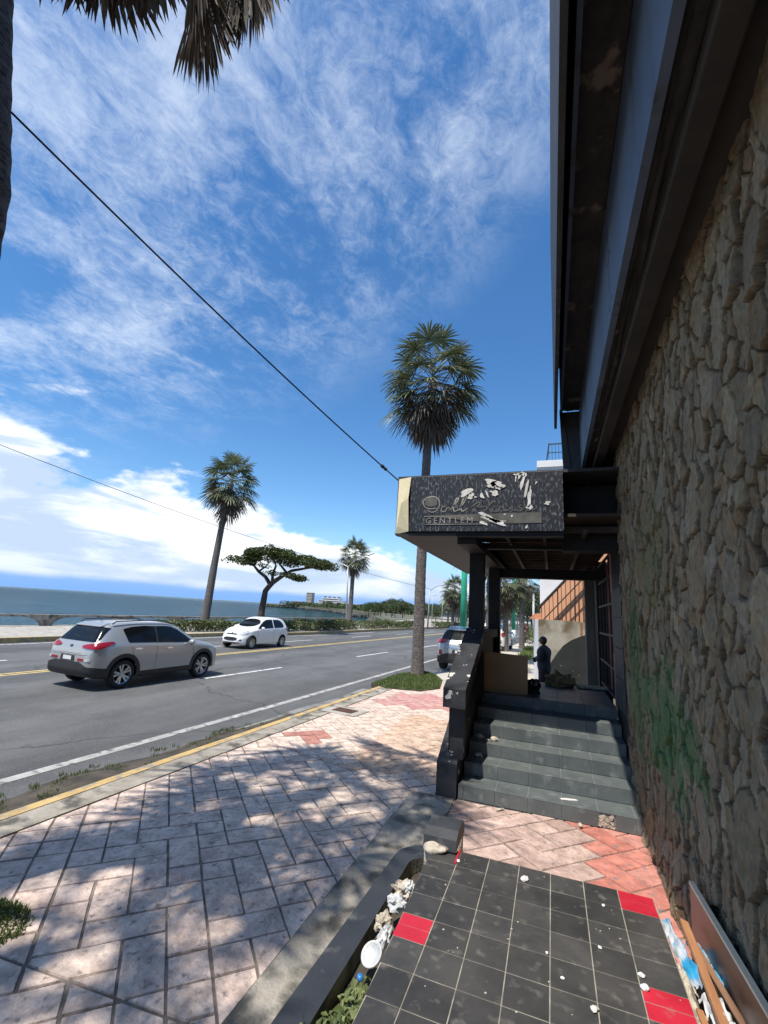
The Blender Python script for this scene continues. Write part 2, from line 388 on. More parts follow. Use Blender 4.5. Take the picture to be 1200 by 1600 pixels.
    hz = N(nt, 'ShaderNodeMix', data_type='RGBA'); L(rng_(z, .0, .16, 1., 0.), hz.inputs['Factor']); L(hs.outputs['Color'], hz.inputs['A']); hz.inputs['B'].default_value = (1.7, 3.3, 6.6, 1)
    m1 = N(nt, 'ShaderNodeMix', data_type='RGBA'); L(cir, m1.inputs['Factor']); L(hz.outputs['Result'], m1.inputs['A']); m1.inputs['B'].default_value = (5.6, 6.3, 7.4, 1)
    m2 = N(nt, 'ShaderNodeMix', data_type='RGBA'); L(cum, m2.inputs['Factor']); L(m1.outputs['Result'], m2.inputs['A']); L(cm.outputs['Result'], m2.inputs['B'])
    L(m2.outputs['Result'], bg.inputs['Color'])
    bg.inputs['Strength'].default_value = .115
build_world()
scene.view_settings.view_transform = 'Standard'; scene.view_settings.look = 'None'
scene.view_settings.exposure = 0.45; scene.view_settings.gamma = 1.0

# ================================================================== GROUND
Z_ROAD = -.17
def xk(y): return -4.86 + .034*y            # road-side edge of the near kerb
def poly_sheet(name, pts, z, mat, thick=0., kind='structure', parent=None):
    mb = MB()
    if thick > 0: mb.prism(pts, 'z', z-thick, z)
    else: mb.add([(p[0], p[1], z) for p in pts], [tuple(range(len(pts)))])
    o = mb.build(name, mat, parent)
    if kind: o['kind'] = kind
    return o

# sea
def build_sea():
    m, nt, b = new_mat('sea_water'); L = nt.links.new
    tc = N(nt, 'ShaderNodeTexCoord')
    n0 = N(nt, 'ShaderNodeTexNoise'); n0.inputs['Scale'].default_value = .03; n0.inputs['Detail'].default_value = 12; n0.inputs['Roughness'].default_value = .72
    L(tc.outputs['Object'], n0.inputs['Vector'])
    mr = N(nt, 'ShaderNodeMapRange'); mr.inputs['From Min'].default_value = .4; mr.inputs['From Max'].default_value = .62
    L(n0.outputs['Fac'], mr.inputs['Value'])
    mx = N(nt, 'ShaderNodeMix', data_type='RGBA'); mx.inputs['A'].default_value = (.002,.066,.088,1); mx.inputs['B'].default_value = (.014,.145,.165,1)
    L(mr.outputs['Result'], mx.inputs['Factor']); L(mx.outputs['Result'], b.inputs['Base Color'])
    b.inputs['Roughness'].default_value = .10; b.inputs['Specular IOR Level'].default_value = .10
    b.inputs['IOR'].default_value = 1.33
    prev = None
    for sc, st, ds in ((.9, 1., 1.0), (.28, 1., 4.0), (.07, 1., 12.0)):
        n = N(nt, 'ShaderNodeTexNoise'); n.inputs['Scale'].default_value = sc; n.inputs['Detail'].default_value = 6; n.inputs['Roughness'].default_value = .6
        mp = N(nt, 'ShaderNodeMapping'); mp.inputs['Rotation'].default_value = (0,0,rad(30)); mp.inputs['Scale'].default_value = (1, 2.0, 1)
        L(tc.outputs['Object'], mp.inputs['Vector']); L(mp.outputs['Vector'], n.inputs['Vector'])
        bp = N(nt, 'ShaderNodeBump'); bp.inputs['Strength'].default_value = st; bp.inputs['Distance'].default_value = ds
        L(n.outputs['Fac'], bp.inputs['Height'])
        if prev: L(prev, bp.inputs['Normal'])
        prev = bp.outputs['Normal']
    L(prev, b.inputs['Normal'])
    mb = MB(); mb.add([(-60000,-40000,-4.5),(3000,-40000,-4.5),(3000,70000,-4.5),(-60000,70000,-4.5)], [(0,1,2,3)])
    o = mb.build('sea', m); o['kind'] = 'structure'
build_sea()

coast = [(-28.6,-120),(-28.2,0),(-27.6,30),(-28,62),(-33,92),(-58,150),(-116,318),(-140,330),(-261,527),(-330,600),(-386,655),(-419,612),(-445,640),(-760,1100),(-700,2600),(2500,2600),(2500,-120)]
o = poly_sheet('ground', coast, -.34, [M['land']], 6.0)
# road
def strip(pl, w0, w1):            # polyline offset in x
    return [(p[0]+w0, p[1]) for p in pl] + [(p[0]+w1, p[1]) for p in reversed(pl)]
road_near = [(xk(-30)+.02,-30),(xk(13)+.02,13),(-3.2,17),(-1.7,60),(3.0,190),(14,420)]
road_far = [(-21.6,-30),(-21.4,20),(-21.4,45),(-17.6,62),(-13,190),(-4,420)]
poly_sheet('road', road_near + road_far[::-1], Z_ROAD, M['asphalt'])
def line_quad(mb, p, q, w, z):
    d = Vector((q[0]-p[0], q[1]-p[1], 0)).normalized(); n = Vector((-d.y, d.x, 0))*w/2
    a, b_ = Vector((p[0],p[1],z)), Vector((q[0],q[1],z))
    mb.add([a+n, b_+n, b_-n, a-n], [(0,1,2,3)])
zl = Z_ROAD + .004
mb = MB()
for a, b_ in (((-7.2,-30),(-6.02,3.9)),((-6.02,3.9),(-5.78,9.7)),((-5.78,9.7),(-5.38,22.6)),((-5.38,22.6),(-4.4,50)),((-4.4,50),(.3,190))): line_quad(mb, a, b_, .16, zl)
mb.build('edge_line', M['worn_white'])['kind'] = 'structure'
mb = MB()
cl = [(-14.5,-30),(-13.17,8),(-12.93,16),(-11.87,44),(-9.3,100),(-5,190)]
for a, b_ in zip(cl, cl[1:]):
    for s in (-.12,.12): line_quad(mb, (a[0]+s,a[1]), (b_[0]+s,b_[1]), .11, zl)
mb.build('centre_line', M['yellow_paint'])['kind'] = 'structure'
mb = MB()
for y0 in (-7.6, 1.6, 10.9, 20.2, 29.5, 38.8, 48.1, 57.4, 67, 76): line_quad(mb, (-10.1+.075*y0+ (.0 if y0>0 else 0), y0), (-10.1+.075*(y0+3.6), y0+3.6), .13, zl)
for y0 in (-3, 6, 15.2, 23.6, 32.8, 42, 51, 60): line_quad(mb, (-16.2+.053*y0, y0), (-16.2+.053*(y0+3.6), y0+3.6), .13, zl)
mb.build('lane_marking', M['white_paint'])['kind'] = 'structure'
# gutter strip and dirt against the near kerb
mb = MB()
ys = [-12+.5*i for i in range(50)]
vs = []
for y in ys: vs += [(xk(y)-.62-.16*mnoise.noise((y*.5,3,0)), y, Z_ROAD+.004), (xk(y)+.0, y, Z_ROAD+.02)]
mb.add(vs, [(2*i,2*i+1,2*i+3,2*i+2) for i in range(len(ys)-1)])
mb.build('gutter', M['gutter'])['kind'] = 'structure'
mb = MB(); vs = []
ys = [-3+.12*i for i in range(130)]
for y in ys:
    w = .72+.30*mnoise.noise((y*.8,0,0))+.1*mnoise.noise((y*2.7,5,0)); w = max(.04, w - max(0,(y-5.5))*.085)
    h = .07+.05*mnoise.noise((y*1.3,9,0)); h = max(.012, h - max(0,(y-7.5))*.01)
    vs += [(xk(y)-w, y, Z_ROAD+.014), (xk(y)-w*.5, y, Z_ROAD+.03+h*1.1), (xk(y)+.0, y, Z_ROAD+.05+h*1.3)]
mb.add(vs, [q for i in range(len(ys)-1) for q in ((3*i,3*i+1,3*i+4,3*i+3),(3*i+1,3*i+2,3*i+5,3*i+4))])
mb.build('dirt', M['dirt'], smooth=True)['kind'] = 'structure'
# near kerb: painted edge and concrete band behind it
yk = [-14,-8,-3,0,3,6,9,12.35]
poly_sheet('kerb', [(xk(y)+.12,y) for y in yk]+[(xk(y),y) for y in reversed(yk)], .012, M['kerb_yellow'], .3)
poly_sheet('kerb_band', [(xk(y)+.42,y) for y in yk]+[(xk(y)+.122,y) for y in reversed(yk)], .006, M['concrete_dirty'], .2)
# sub-base below the bricks, pale apron and far pavement
poly_sheet('pavement', [(xk(-14)+.2,-14),(.95,-14),(.95,14.3),(xk(14)+.2,14.3)], -.011, M['mortar'], .3)
poly_sheet('apron', [(xk(12.4)+.05,12.4),(xk(12.4)+.3,12.36),(-3.3,14.302),(.95,14.302),(1.2,60),(4.2,190),(2.6,190),(-1.9,60),(-3.0,32),(-3.25,24),(-3.95,16.2),(-4.3,14.4)], -.012, M['pale_concrete'], .3)
mb = MB()
for y in (15.6,18.2,20.8,23.4,26,29,33,38,44): mb.bx(-3.9+.04*y, .9, y, y+.02, -.02, -.010)
mb.build('pavement_joint', M['mortar'])['kind'] = 'structure'

# -------- stamped brick paving (herringbone at 45 degrees)
def clip_poly(poly, region):
    out = poly
    n = len(region)
    for i in range(n):
        a, b_ = region[i], region[(i+1)%n]
        ed = (b_[0]-a[0], b_[1]-a[1]); res = []
        def side(p): return ed[0]*(p[1]-a[1]) - ed[1]*(p[0]-a[0])
        for j in range(len(out)):
            p, q = out[j], out[(j+1)%len(out)]
            sp, sq = side(p), side(q)
            if sp >= 0: res.append(p)
            if (sp >= 0) != (sq >= 0):
                t = sp/(sp-sq); res.append((p[0]+(q[0]-p[0])*t, p[1]+(q[1]-p[1])*t))
        out = res
        if len(out) < 3: return []
    return out
def inpoly(x, y, poly):
    c = False; n = len(poly)
    for i in range(n):
        (x1,y1),(x2,y2) = poly[i], poly[(i+1)%n]
        if (y1>y)!=(y2>y) and x < (x2-x1)*(y-y1)/(y2-y1)+x1: c = not c
    return c
RED1 = [(-3.85,11.75),(-3.87,9.98),(-2.35,10.3),(-1.3,10.6),(-1.3,12.2)]
RED2 = [(.22,5.75),(.9,5.8),(.9,3.4),(.5,3.4),(.38,4.6)]
def brick_col(x, y):
    n1 = mnoise.noise((x*.55, y*.55, 0)); n2 = mnoise.noise((x*1.7, y*1.7, 4))
    g = .92 + .08*n1 + .06*n2 + random.uniform(-.05,.05)
    c = Vector((.80,.655,.555))
    if y < 4.6 and x < -1.4: c = Vector((.79,.64,.55))
    pk = max(0, min(1, (n2+.05)*1.4))*.35
    c = c.lerp(Vector((.62,.40,.34)), pk)
    if x > -2.6 and 6 < y < 9.4: c = c.lerp(Vector((.68,.43,.26)), .6*max(0,min(1,(n1+.7))))
    if inpoly(x+.05*n2, y+.1*n1, RED1): c = Vector((.62,.30,.28)).lerp(Vector((.72,.54,.48)), random.uniform(0,.5))
    if x > -1.3 and y < 5.9:
        c = Vector((.70,.52,.45)).lerp(Vector((.42,.28,.24)), random.uniform(0,.7))
        if inpoly(x+.08*n2, y+.05*n1, RED2): c = Vector((.62,.22,.17)).lerp(Vector((.68,.37,.31)), random.uniform(0,.5))
    if (x+3.62)**2 + (y-7.1)**2 < .10: c = Vector((.55,.25,.2))
    return tuple(c*g)
def herringbone(region, Wb=.238, ang=45, off=(0,0), zt=-.002):
    mb = MB()
    xs = [p[0] for p in region]; ysr = [p[1] for p in region]
    ca, sa = math.cos(rad(ang)), math.sin(rad(ang))
    cx_, cy_ = sum(xs)/len(xs), sum(ysr)/len(ysr)
    R = max(math.hypot(x-cx_, y-cy_) for x, y in region) + 1
    n = int(R/Wb)+2
    u0 = round(( ca*cx_+sa*cy_)/Wb); v0 = round((-sa*cx_+ca*cy_)/Wb)
    for i in range(u0-n, u0+n):
        for j in range(v0-n, v0+n):
            m = (i-j) % 4
            if m == 0: w, h = 2, 1
            elif m == 3: w, h = 1, 2
            else: continue
            rects = [(i, j, w, h)]
            if random.random() < .22: rects = [(i,j,1,1),(i+1,j,1,1)] if w == 2 else [(i,j,1,1),(i,j+1,1,1)]
            for (a, b_, w_, h_) in rects:
                g = .0038 + random.uniform(0,.0028)
                q = [(a*Wb+g, b_*Wb+g), ((a+w_)*Wb-g, b_*Wb+g), ((a+w_)*Wb-g, (b_+h_)*Wb-g), (a*Wb+g, (b_+h_)*Wb-g)]
                q = [(x+random.uniform(-.004,.004), y+random.uniform(-.004,.004)) for x, y in q]
                q = [(ca*x-sa*y+off[0], sa*x+ca*y+off[1]) for x, y in q]
                q = clip_poly(q, region)
                if len(q) < 3: continue
                gx, gy = sum(p[0] for p in q)/len(q), sum(p[1] for p in q)/len(q)
                mb.col = brick_col(gx, gy)
                dz = random.uniform(-.003,.002)
                top = []
                for (x, y) in q:
                    d = math.hypot(x-gx, y-gy) or 1; k = max(0, 1-.008/d)
                    top.append((gx+(x-gx)*k, gy+(y-gy)*k, zt+dz))
                low_ = [(x, y, zt-.02) for x, y in q]
                o_ = len(mb.v); mb.v += top + low_; k = len(q)
                mb.face([o_+t for t in range(k)])
                for t in range(k): mb.face((o_+k+t, o_+k+(t+1)%k, o_+(t+1)%k, o_+t))
    mb.col = None
    return mb
for reg in ([(xk(-6)+.43,-6),(-1.57,-6),(-1.57,2.25),(xk(2.0)+.43,2.0)],
            [(xk(2.02)+.43,2.02),(-1.57,2.27),(-1.57,5.63),(xk(6.4)+.43,6.4)],
            [(xk(6.42)+.43,6.42),(-1.57,5.65),(-1.3,5.65),(-1.3,9.0),(xk(9.3)+.43,9.3)],
            [(xk(9.32)+.43,9.32),(-1.3,9.02),(-1.3,14.2),(-3.4,14.2),(xk(12.3)+.43,12.3)],
            [(-1.28,3.4),(.9,3.4),(.9,5.76),(-1.28,5.62)]):
    o = herringbone(reg, off=(.05,.0)).build('brick_paving', M['brick'], fix=False); o['kind'] = 'structure'
poly_sheet('concrete_band', [(-1.565,-6),(-1.30,-6),(-1.30,5.64),(-1.565,5.64)], .004, M['concrete_dirty'], .2)
poly_sheet('concrete_patch', [(-1.299,3.9),(-.93,3.95),(-.98,4.4),(-1.06,5.0),(-1.07,5.64),(-1.299,5.64)], .006, M['concrete_dirty'], .1)
# drain lid in the pavement
t = thing('drain_cover', 'rusty rectangular drain cover set in the brick pavement', 'drain cover', (-3.95,8.9,0))
a = Matrix.Rotation(rad(-8), 3, 'Z')
mb = MB(); mb.box((-3.95,8.9,-.002), (.78,.62,.03), a); mb.build('frame', M['concrete'], t)
mb = MB(); mb.box((-3.95,8.9,.016), (.46,.30,.012), a)
for k in range(5): mb.box(Vector((-3.95,8.9,.024))+a@Vector((0,-.11+.055*k,0)), (.42,.018,.006), a)
mb.build('lid', M['rust'], t)

# -------- far promenade
kf = [(-21.2,-30),(-20.62,5),(-20.45,12),(-20.35,15.5),(-19.6,18.6),(-19.3,23.8),(-18.7,26),(-17.8,29),(-17.35,33),(-17.1,43),(-16.6,60),(-14.5,90),(-12,150)]
back = [(-28.0,-30),(-27.4,16),(-26.7,30),(-26.6,60),(-30,90),(-40,150)]
poly_sheet('promenade', [(p[0]-.2,p[1]) for p in kf]+back[::-1], .0, M['concrete'], .34)
poly_sheet('far_kerb', kf+[(p[0]-.22,p[1]) for p in reversed(kf)], .03, M['kerb_yellow'], .3)
mb = MB()
for (a, b_) in zip(kf[:10], kf[1:10]): line_quad(mb, (a[0]+.55,a[1]), (b_[0]+.55,b_[1]), .14, zl)
mb.build('far_edge_line', M['white_paint'])['kind'] = 'structure'

def blades(mb, x, y, z, n, r, h, w=.008, lean=.5):
    for _ in range(n):
        a = random.uniform(0, 2*PI); d = r*math.sqrt(random.random())
        px, py = x+d*math.cos(a), y+d*math.sin(a)
        t = random.uniform(0, 2*PI); hh = h*random.uniform(.5,1.2); l = hh*random.uniform(.1,lean)
        dx, dy = math.cos(t)*w, math.sin(t)*w; b_ = random.uniform(0,2*PI); lx, ly = math.cos(b_)*l, math.sin(b_)*l
        mb.add([(px-dx,py-dy,z),(px+dx,py+dy,z),(px+dx*.7+lx*.4,py+dy*.7+ly*.4,z+hh*.6),(px+lx,py+ly,z+hh),(px-dx*.7+lx*.4,py-dy*.7+ly*.4,z+hh*.6)], [(0,1,2,3,4)])
# weeds in the gutter
mb = MB()
for _ in range(300):
    y = random.uniform(1.0, 8.0); d = max(0, mnoise.noise((y*1.1, 2.2, 0))+.35)
    if random.random() > d*1.3: continue
    q = random.uniform(.15,.75)-max(0,y-4)*.06
    blades(mb, xk(y)-q, y, Z_ROAD+.05+.06*(1-q), 16, .06, .05, .005)
tag(mb.build('gutter_weeds', M['weed'], fix=False), 'dry weeds growing in the gutter below the yellow kerb', 'weeds', kind='stuff')
# grass bed around the foot of the big palm
gp = [(-4.75,12.35),(-4.2,12.0),(-3.3,12.2),(-2.95,13.0),(-3.2,14.4),(-3.7,15.6),(-4.3,16.2),(-4.75,14.8)]
poly_sheet('palm_bed', gp, .02, M['dirt'], .1)
mb = MB(); cnt = 0
while cnt < 8000:
    x, y = random.uniform(-4.8,-2.9), random.uniform(11.9,16.2)
    if inpoly(x, y, gp): blades(mb, x, y, .02, 1, .01, .055, .009, 1.2); cnt += 1
tag(mb.build('grass_bed', M['grass'], fix=False), 'green grass patch round the foot of the tall palm', 'grass', kind='stuff')
mb = MB()
for _ in range(9000):
    a = random.uniform(0,2*PI); d = .46*math.sqrt(random.random())*(1+.2*math.sin(3*a))
    blades(mb, -3.55+d*math.cos(a), 2.1+d*math.sin(a)*.9, -.01, 1, .01, .032, .006, 1.2)
tag(mb.build('grass_tuft', M['grass'], fix=False), 'mossy grass patch at the left edge of the brick pavement', 'grass', kind='stuff')

# ================================================================== CLUB BUILDING
bld = thing('club_building', 'dark building with flagstone wall and stepped black and blue overhang on the right', 'building', (.85,3.0,0))
def stone_wall():
    y0, y1, z0, z1, st = .9, 6.42, -.04, 4.32, .0095
    ys_ = np.arange(y0, y1+1e-6, st); zs_ = np.arange(z0, z1+1e-6, st)
    Y, Z = np.meshgrid(ys_, zs_, indexing='ij')
    def nz(s, k):                     # cheap smooth value noise
        r = np.random.default_rng(k); gy, gz = Y*s, Z*s
        iy, iz = np.floor(gy).astype(int), np.floor(gz).astype(int); fy, fz = gy-iy, gz-iz
        fy, fz = fy*fy*(3-2*fy), fz*fz*(3-2*fz)
        T = r.random((512,512)); h = lambda a, b: T[a % 512, b % 512]
        return (h(iy,iz)*(1-fy)+h(iy+1,iz)*fy)*(1-fz)+(h(iy,iz+1)*(1-fy)+h(iy+1,iz+1)*fy)*fz - .5
    Yw = Y + .018*nz(7,1) + .016*nz(24,2) + .008*nz(60,30); Zw = Z + .018*nz(7,3) + .016*nz(24,4) + .008*nz(60,31)
    pts = []
    r = np.random.default_rng(5)
    tries = 0
    while len(pts) < 1500 and tries < 60000:
        tries += 1
        p = (r.uniform(y0-.3,y1+.3), r.uniform(z0-.3,z1+.3)); rr = r.choice([.075,.135,.225], p=[.42,.33,.25])
        if all(((p[0]-q[0])*1.25)**2 + ((p[1]-q[1])*.78)**2 > ((rr+q[2])*.64)**2 for q in pts): pts.append((p[0],p[1],rr))
    S = np.array(pts); n = len(S)
    d1 = np.full(Y.shape, 1e9); d2 = np.full(Y.shape, 1e9); i1 = np.zeros(Y.shape, int); i2 = np.zeros(Y.shape, int)
    for j0 in range(0, Y.shape[0], 50):
        sl_ = slice(j0, j0+50); ya, yb = Yw[sl_].min()-.45, Yw[sl_].max()+.45
        for k in np.nonzero((S[:,0] > ya) & (S[:,0] < yb))[0]:
            d = ((Yw[sl_]-S[k,0])*1.25)**2 + ((Zw[sl_]-S[k,1])*.78)**2 - (S[k,2]*.8)**2
            a = d < d1[sl_]; b = (~a) & (d < d2[sl_])
            d2[sl_] = np.where(a, d1[sl_], np.where(b, d, d2[sl_])); i2[sl_] = np.where(a, i1[sl_], np.where(b, k, i2[sl_]))
            d1[sl_] = np.where(a, d, d1[sl_]); i1[sl_] = np.where(a, k, i1[sl_])
    sep = np.sqrt(((S[i1,0]-S[i2,0])*1.25)**2 + ((S[i1,1]-S[i2,1])*.78)**2) + 1e-6
    edge = (d2-d1)/(2*sep)
    ty, tz = r.uniform(-.13,.13,n), r.uniform(-.17,.10,n); hh = r.uniform(.020,.048,n)
    stone = hh[i1] + ty[i1]*(Yw-S[i1,0]) + tz[i1]*(Zw-S[i1,1]) + .007*nz(14,7) + .006*nz(40,8) + .004*nz(75,12) + .010*np.round(2*nz(9,33))*.5
    k = np.clip((edge-.002)/.006, 0, 1)
    h = np.clip(stone, .006, .095)*(.35+.65*k)
    X = .865 - h
    # base of the wall is ragged and steps out a little
    X -= .02*np.clip((.35-Z)/.35, 0, 1)*(1+nz(5,9))
    nv = Y.size; ny, nzz = Y.shape
    co = np.stack([X, Y, Z], -1).reshape(-1, 3)
    idx = np.arange(nv).reshape(ny, nzz)
    q = np.stack([idx[:-1,:-1], idx[1:,:-1], idx[1:,1:], idx[:-1,1:]], -1).reshape(-1, 4)
    me = bpy.data.meshes.new('stone_wall')
    me.vertices.add(nv); me.vertices.foreach_set('co', co.ravel())
    me.loops.add(q.size); me.loops.foreach_set('vertex_index', q[:, ::-1].ravel().astype(np.int32))
    me.polygons.add(len(q)); me.polygons.foreach_set('loop_start', np.arange(0, q.size, 4, dtype=np.int32))
    me.polygons.foreach_set('loop_total', np.full(len(q), 4, dtype=np.int32)); me.update(calc_edges=True); me.validate()
    # pigment of each stone, mortar and the sprayed green paint
    base = np.array([[.185,.152,.092],[.20,.168,.106],[.165,.138,.083],[.215,.182,.122],[.175,.133,.076]])[r.integers(0,5,n)] * r.uniform(.8,1.15,(n,1))
    c = base[i1] * (1 + .35*nz(30,10))[..., None]
    c = np.where((nz(9,11) > .26)[..., None], c*np.array([1.0,.9,.78]), c)
    mort = np.array([.055,.040,.026]) * (1+.5*nz(25,13))[..., None]
    c = mort*(1-k[..., None]) + c*k[..., None]
    def splash(cy, cz, ry, rz, col, seed, amt):
        nonlocal c
        g = 1 - ((Y-cy)/ry)**2 - ((Z-cz)/rz)**2 + 1.1*nz(5,seed) + .8*nz(16,seed+1)
        g = np.clip(g*1.3, 0, 1)*amt
        c = c*(1-g[..., None]) + np.array(col)*g[..., None]
    splash(4.35, 1.30, 1.0, .55, (.028,.125,.035), 20, .7)
    splash(5.6, 1.6, .6, .95, (.055,.125,.04), 24, .6)
    splash(4.5, 2.75, .8, .55, (.12,.125,.045), 28, .5)
    at = me.color_attributes.new('tint', 'FLOAT_COLOR', 'POINT')
    buf = np.concatenate([c.reshape(-1,3), np.ones((nv,1))], 1).astype(np.float32); at.data.foreach_set('color', buf.ravel())
    m, nt, b = new_mat('flagstone'); L = nt.links.new
    a_ = N(nt, 'ShaderNodeAttribute'); a_.attribute_name = 'tint'
    tc = N(nt, 'ShaderNodeTexCoord')
    n1 = N(nt, 'ShaderNodeTexNoise'); n1.inputs['Scale'].default_value = 40; n1.inputs['Detail'].default_value = 8
    mp = N(nt, 'ShaderNodeMapping'); mp.inputs['Scale'].default_value = (1,1,.5); L(tc.outputs['Object'], mp.inputs['Vector']); L(mp.outputs['Vector'], n1.inputs['Vector'])
    mr = N(nt, 'ShaderNodeMapRange'); mr.inputs['From Min'].default_value = .3; mr.inputs['From Max'].default_value = .7; mr.inputs['To Min'].default_value = .72; mr.inputs['To Max'].default_value = 1.2
    L(n1.outputs['Fac'], mr.inputs['Value'])
    vm = N(nt, 'ShaderNodeVectorMath', operation='SCALE'); L(a_.outputs['Color'], vm.inputs[0]); L(mr.outputs['Result'], vm.inputs['Scale'])
    L(vm.outputs[0], b.inputs['Base Color']); b.inputs['Roughness'].default_value = .88
    bp = N(nt, 'ShaderNodeBump'); bp.inputs['Strength'].default_value = .35; bp.inputs['Distance'].default_value = .015
    L(n1.outputs['Fac'], bp.inputs['Height']); L(bp.outputs['Normal'], b.inputs['Normal'])
    me.materials.append(m)
    o = bpy.data.objects.new('stone_wall', me); COL.objects.link(o)
    o.parent = bld; o.matrix_parent_inverse = Matrix.Translation(-Vector(bld.location))
    me.polygons.foreach_set('use_smooth', [False]*len(me.polygons))
stone_wall()
YE = 6.85
# solid body behind the wall, set back so that the door niche stays free
mb = MB(); mb.bx(.93, 9, -9, 6.6, -.3, 8.5); mb.bx(1.6, 9, 6.6, 11.3, -.3, 8.5); mb.bx(.80, .93, -9, .9, -.3, 4.3)
mb.build('wall_core', M['fascia_dark'], bld)
# stepped overhang
mb = MB(); mb.prism([(.46,4.26),(.93,4.26),(.93,4.30),(.46,4.30)], 'y', -9, YE)
mb.bx(.58,.70,-9,YE,4.17,4.258, .01); mb.build('lower_soffit', M['soffit_brown'], bld)
mb = MB(); ya = -9.0
while ya < YE-.01:
    yb = min(YE, ya+2.44); mb.prism([(.44,4.22),(.485,4.22),(.485,5.16),(.44+.004*math.sin(ya*3),5.16)], 'y', ya+.004, yb-.004)
    for zz in (4.32, 4.70, 5.06):
        for yy in (ya+.07, yb-.07): mb.box((.439,yy,zz), (.006,.022,.022), None)
    ya = yb
mb.build('blue_fascia', M['blue_fascia'], bld)
# rough dark underside between the tiers
def rough_strip(name, xa, xb, za, zb, mat, amp=.012, seed=0):
    nx, ny = 8, 260
    vs = []; 
    for j in range(ny+1):
        y = -4 + (YE+4)*j/ny
        for i in range(nx+1):
            t = i/nx
            vs.append((xa+(xb-xa)*t, y, za+(zb-za)*t + amp*mnoise.fractal((y*1.6, t*3, seed), 1, 2, 5)))
    mb = MB(); w = nx+1
    mb.add(vs, [(j*w+i, j*w+i+1, (j+1)*w+i+1, (j+1)*w+i) for j in range(ny) for i in range(nx)])
    o = mb.build(name, mat, bld, smooth=True); return o
rough_strip('upper_soffit', .185, .439, 5.17, 5.17, M['fascia_dark'], .02, 3)
rough_strip('lower_edge_trim', .486, .57, 4.235, 4.25, M['fascia_dark'], .02, 8)
mb = MB(); mb.bx(.175,.205,-9,YE,5.13,6.4); mb.build('upper_fascia', M['blue_fascia'], bld)
mb = MB(); mb.bx(.205,.93,-9,YE,5.19,5.3); mb.bx(.125,.174,-9,YE,5.9,5.95); mb.build('soffit_backing', M['fascia_dark'], bld)
mb = MB(); mb.bx(.085,.124,-9,YE+.05,4.92,8.2); mb.build('parapet', M['charcoal'], bld)
mb = MB()
mb.prism([(.20,5.16),(.345,3.92),(.93,3.92),(.93,5.12),(.46,5.16)], 'y', YE+.005, YE+.1); mb.build('end_panel', M['navy'], bld)
mb = MB(); mb.prism([(.165,5.2),(.215,3.90),(.342,3.90),(.205,5.2)], 'y', YE-.02, YE+.1); mb.build('end_bracket', M['charcoal'], bld)
# black lintel over the door and dark wall with the door
mb = MB(); mb.bx(.16,.93,6.6,6.9,3.0,3.91); mb.bx(.3,.93,6.95,11.0,3.3,4.2)
mb.build('lintel', M['black_paint'], bld)
mb = MB()
mb.bx(.855,1.1,6.42,7.55,-.2,3.3); mb.bx(.875,1.1,7.55,7.75,2.95,3.3); mb.build('black_wall', M['black_paint'], bld)
mb = MB(); mb.bx(.875,1.1,10.3,11.4,-.2,3.3)
mb.build('black_wall', M['black_paint'], bld)
mb = MB()
for z in np.arange(.95, 2.55, .4): mb.bx(.84,.856,6.6,7.5,z,z+.385,.004)
mb.build('wainscot', M['charcoal'], bld)
dr = MB(); dr.bx(1.05,1.1,7.75,10.3,.85,3.2); do = dr.build('door', M['red_door'], bld)
mb = MB(); mb.bx(.86,.93,7.56,7.80,2.52,3.12); mb.build('door_panel', M['pink'], bld)
mb = MB(); mb.bx(.86,.93,7.56,7.80,.88,1.62); mb.build('door_panel', M['pink'], bld)
mb = MB()
for y in (7.85,8.4,8.95,9.5,10.05): mb.bx(.90,.93,y,y+.03,.9,3.2)
for z in (.92,1.35,1.85,2.35,2.8,3.15): mb.bx(.895,.925,7.8,10.2,z,z+.035)
mb.build('door_grille', M['iron'], bld)
mb = MB(); mb.bx(.70,.98,11.1,11.35,0,3.25,.02)
mb.lathe([(0,3.3),(.05,3.3),(.09,3.27),(.09,3.17),(.05,3.12),(0,3.12)], (.72,11.1,0), 12)
mb.build('pilaster', M['grey_plaster'], bld)

# ================================================================== ENTRANCE PORCH
porch = thing('entrance_porch', 'black porch with flat canopy, square posts and tiled steps beside the flagstone wall', 'porch', (-.1,7.5,0))
RISE, TREAD, NST = .15, .357, 6
SY = 5.69
for i in range(NST):
    y0 = SY + TREAD*i; zt = RISE*(i+1); y1 = y0+TREAD if i < NST-1 else 9.45
    mb = MB(); mb.cur = 1
    mb.bx(-1.04, .845, y0+.004, y1+.02, -.05 if i == 0 else zt-RISE-.02, zt-.003)
    mb.cur = 0
    xs_ = [-1.04,-.98+.02*(i%2),-.63,-.28,.07,.42,.77,.845]
    if i == NST-1: rows = [y0+.35*k for k in range(6)]+[9.45]
    else: rows = [y0, y1]
    rng_l = random.Random(i)
    for a, b_ in zip(xs_, xs_[1:]):
        if b_-a < .03: continue
        brk = (i == 0 and a == .07)
        for (ya, yb) in zip(rows, rows[1:]):
            mb.bx(a+.0035, b_-.0035, ya+(.0035 if ya > y0 else -.006), yb-.0035, zt-.010, zt+rng_l.uniform(-.001,.001), .002)
        if i < NST:
            x1 = b_-.0035 if not brk else b_-.0035
            if i == 0 and abs(a-.42) < .01: mb.bx(a+.16, x1, y0-.006, y0+.006, zt-RISE+.004, zt-.012, .002)   # chipped tile
            else: mb.bx(a+.0035, x1, y0-.006, y0+.006, zt-RISE+.004, zt-.012, .002)
    st = mb.build('step' if i < NST-1 else 'landing', [M['step_tile'], M['step_grout']], porch)
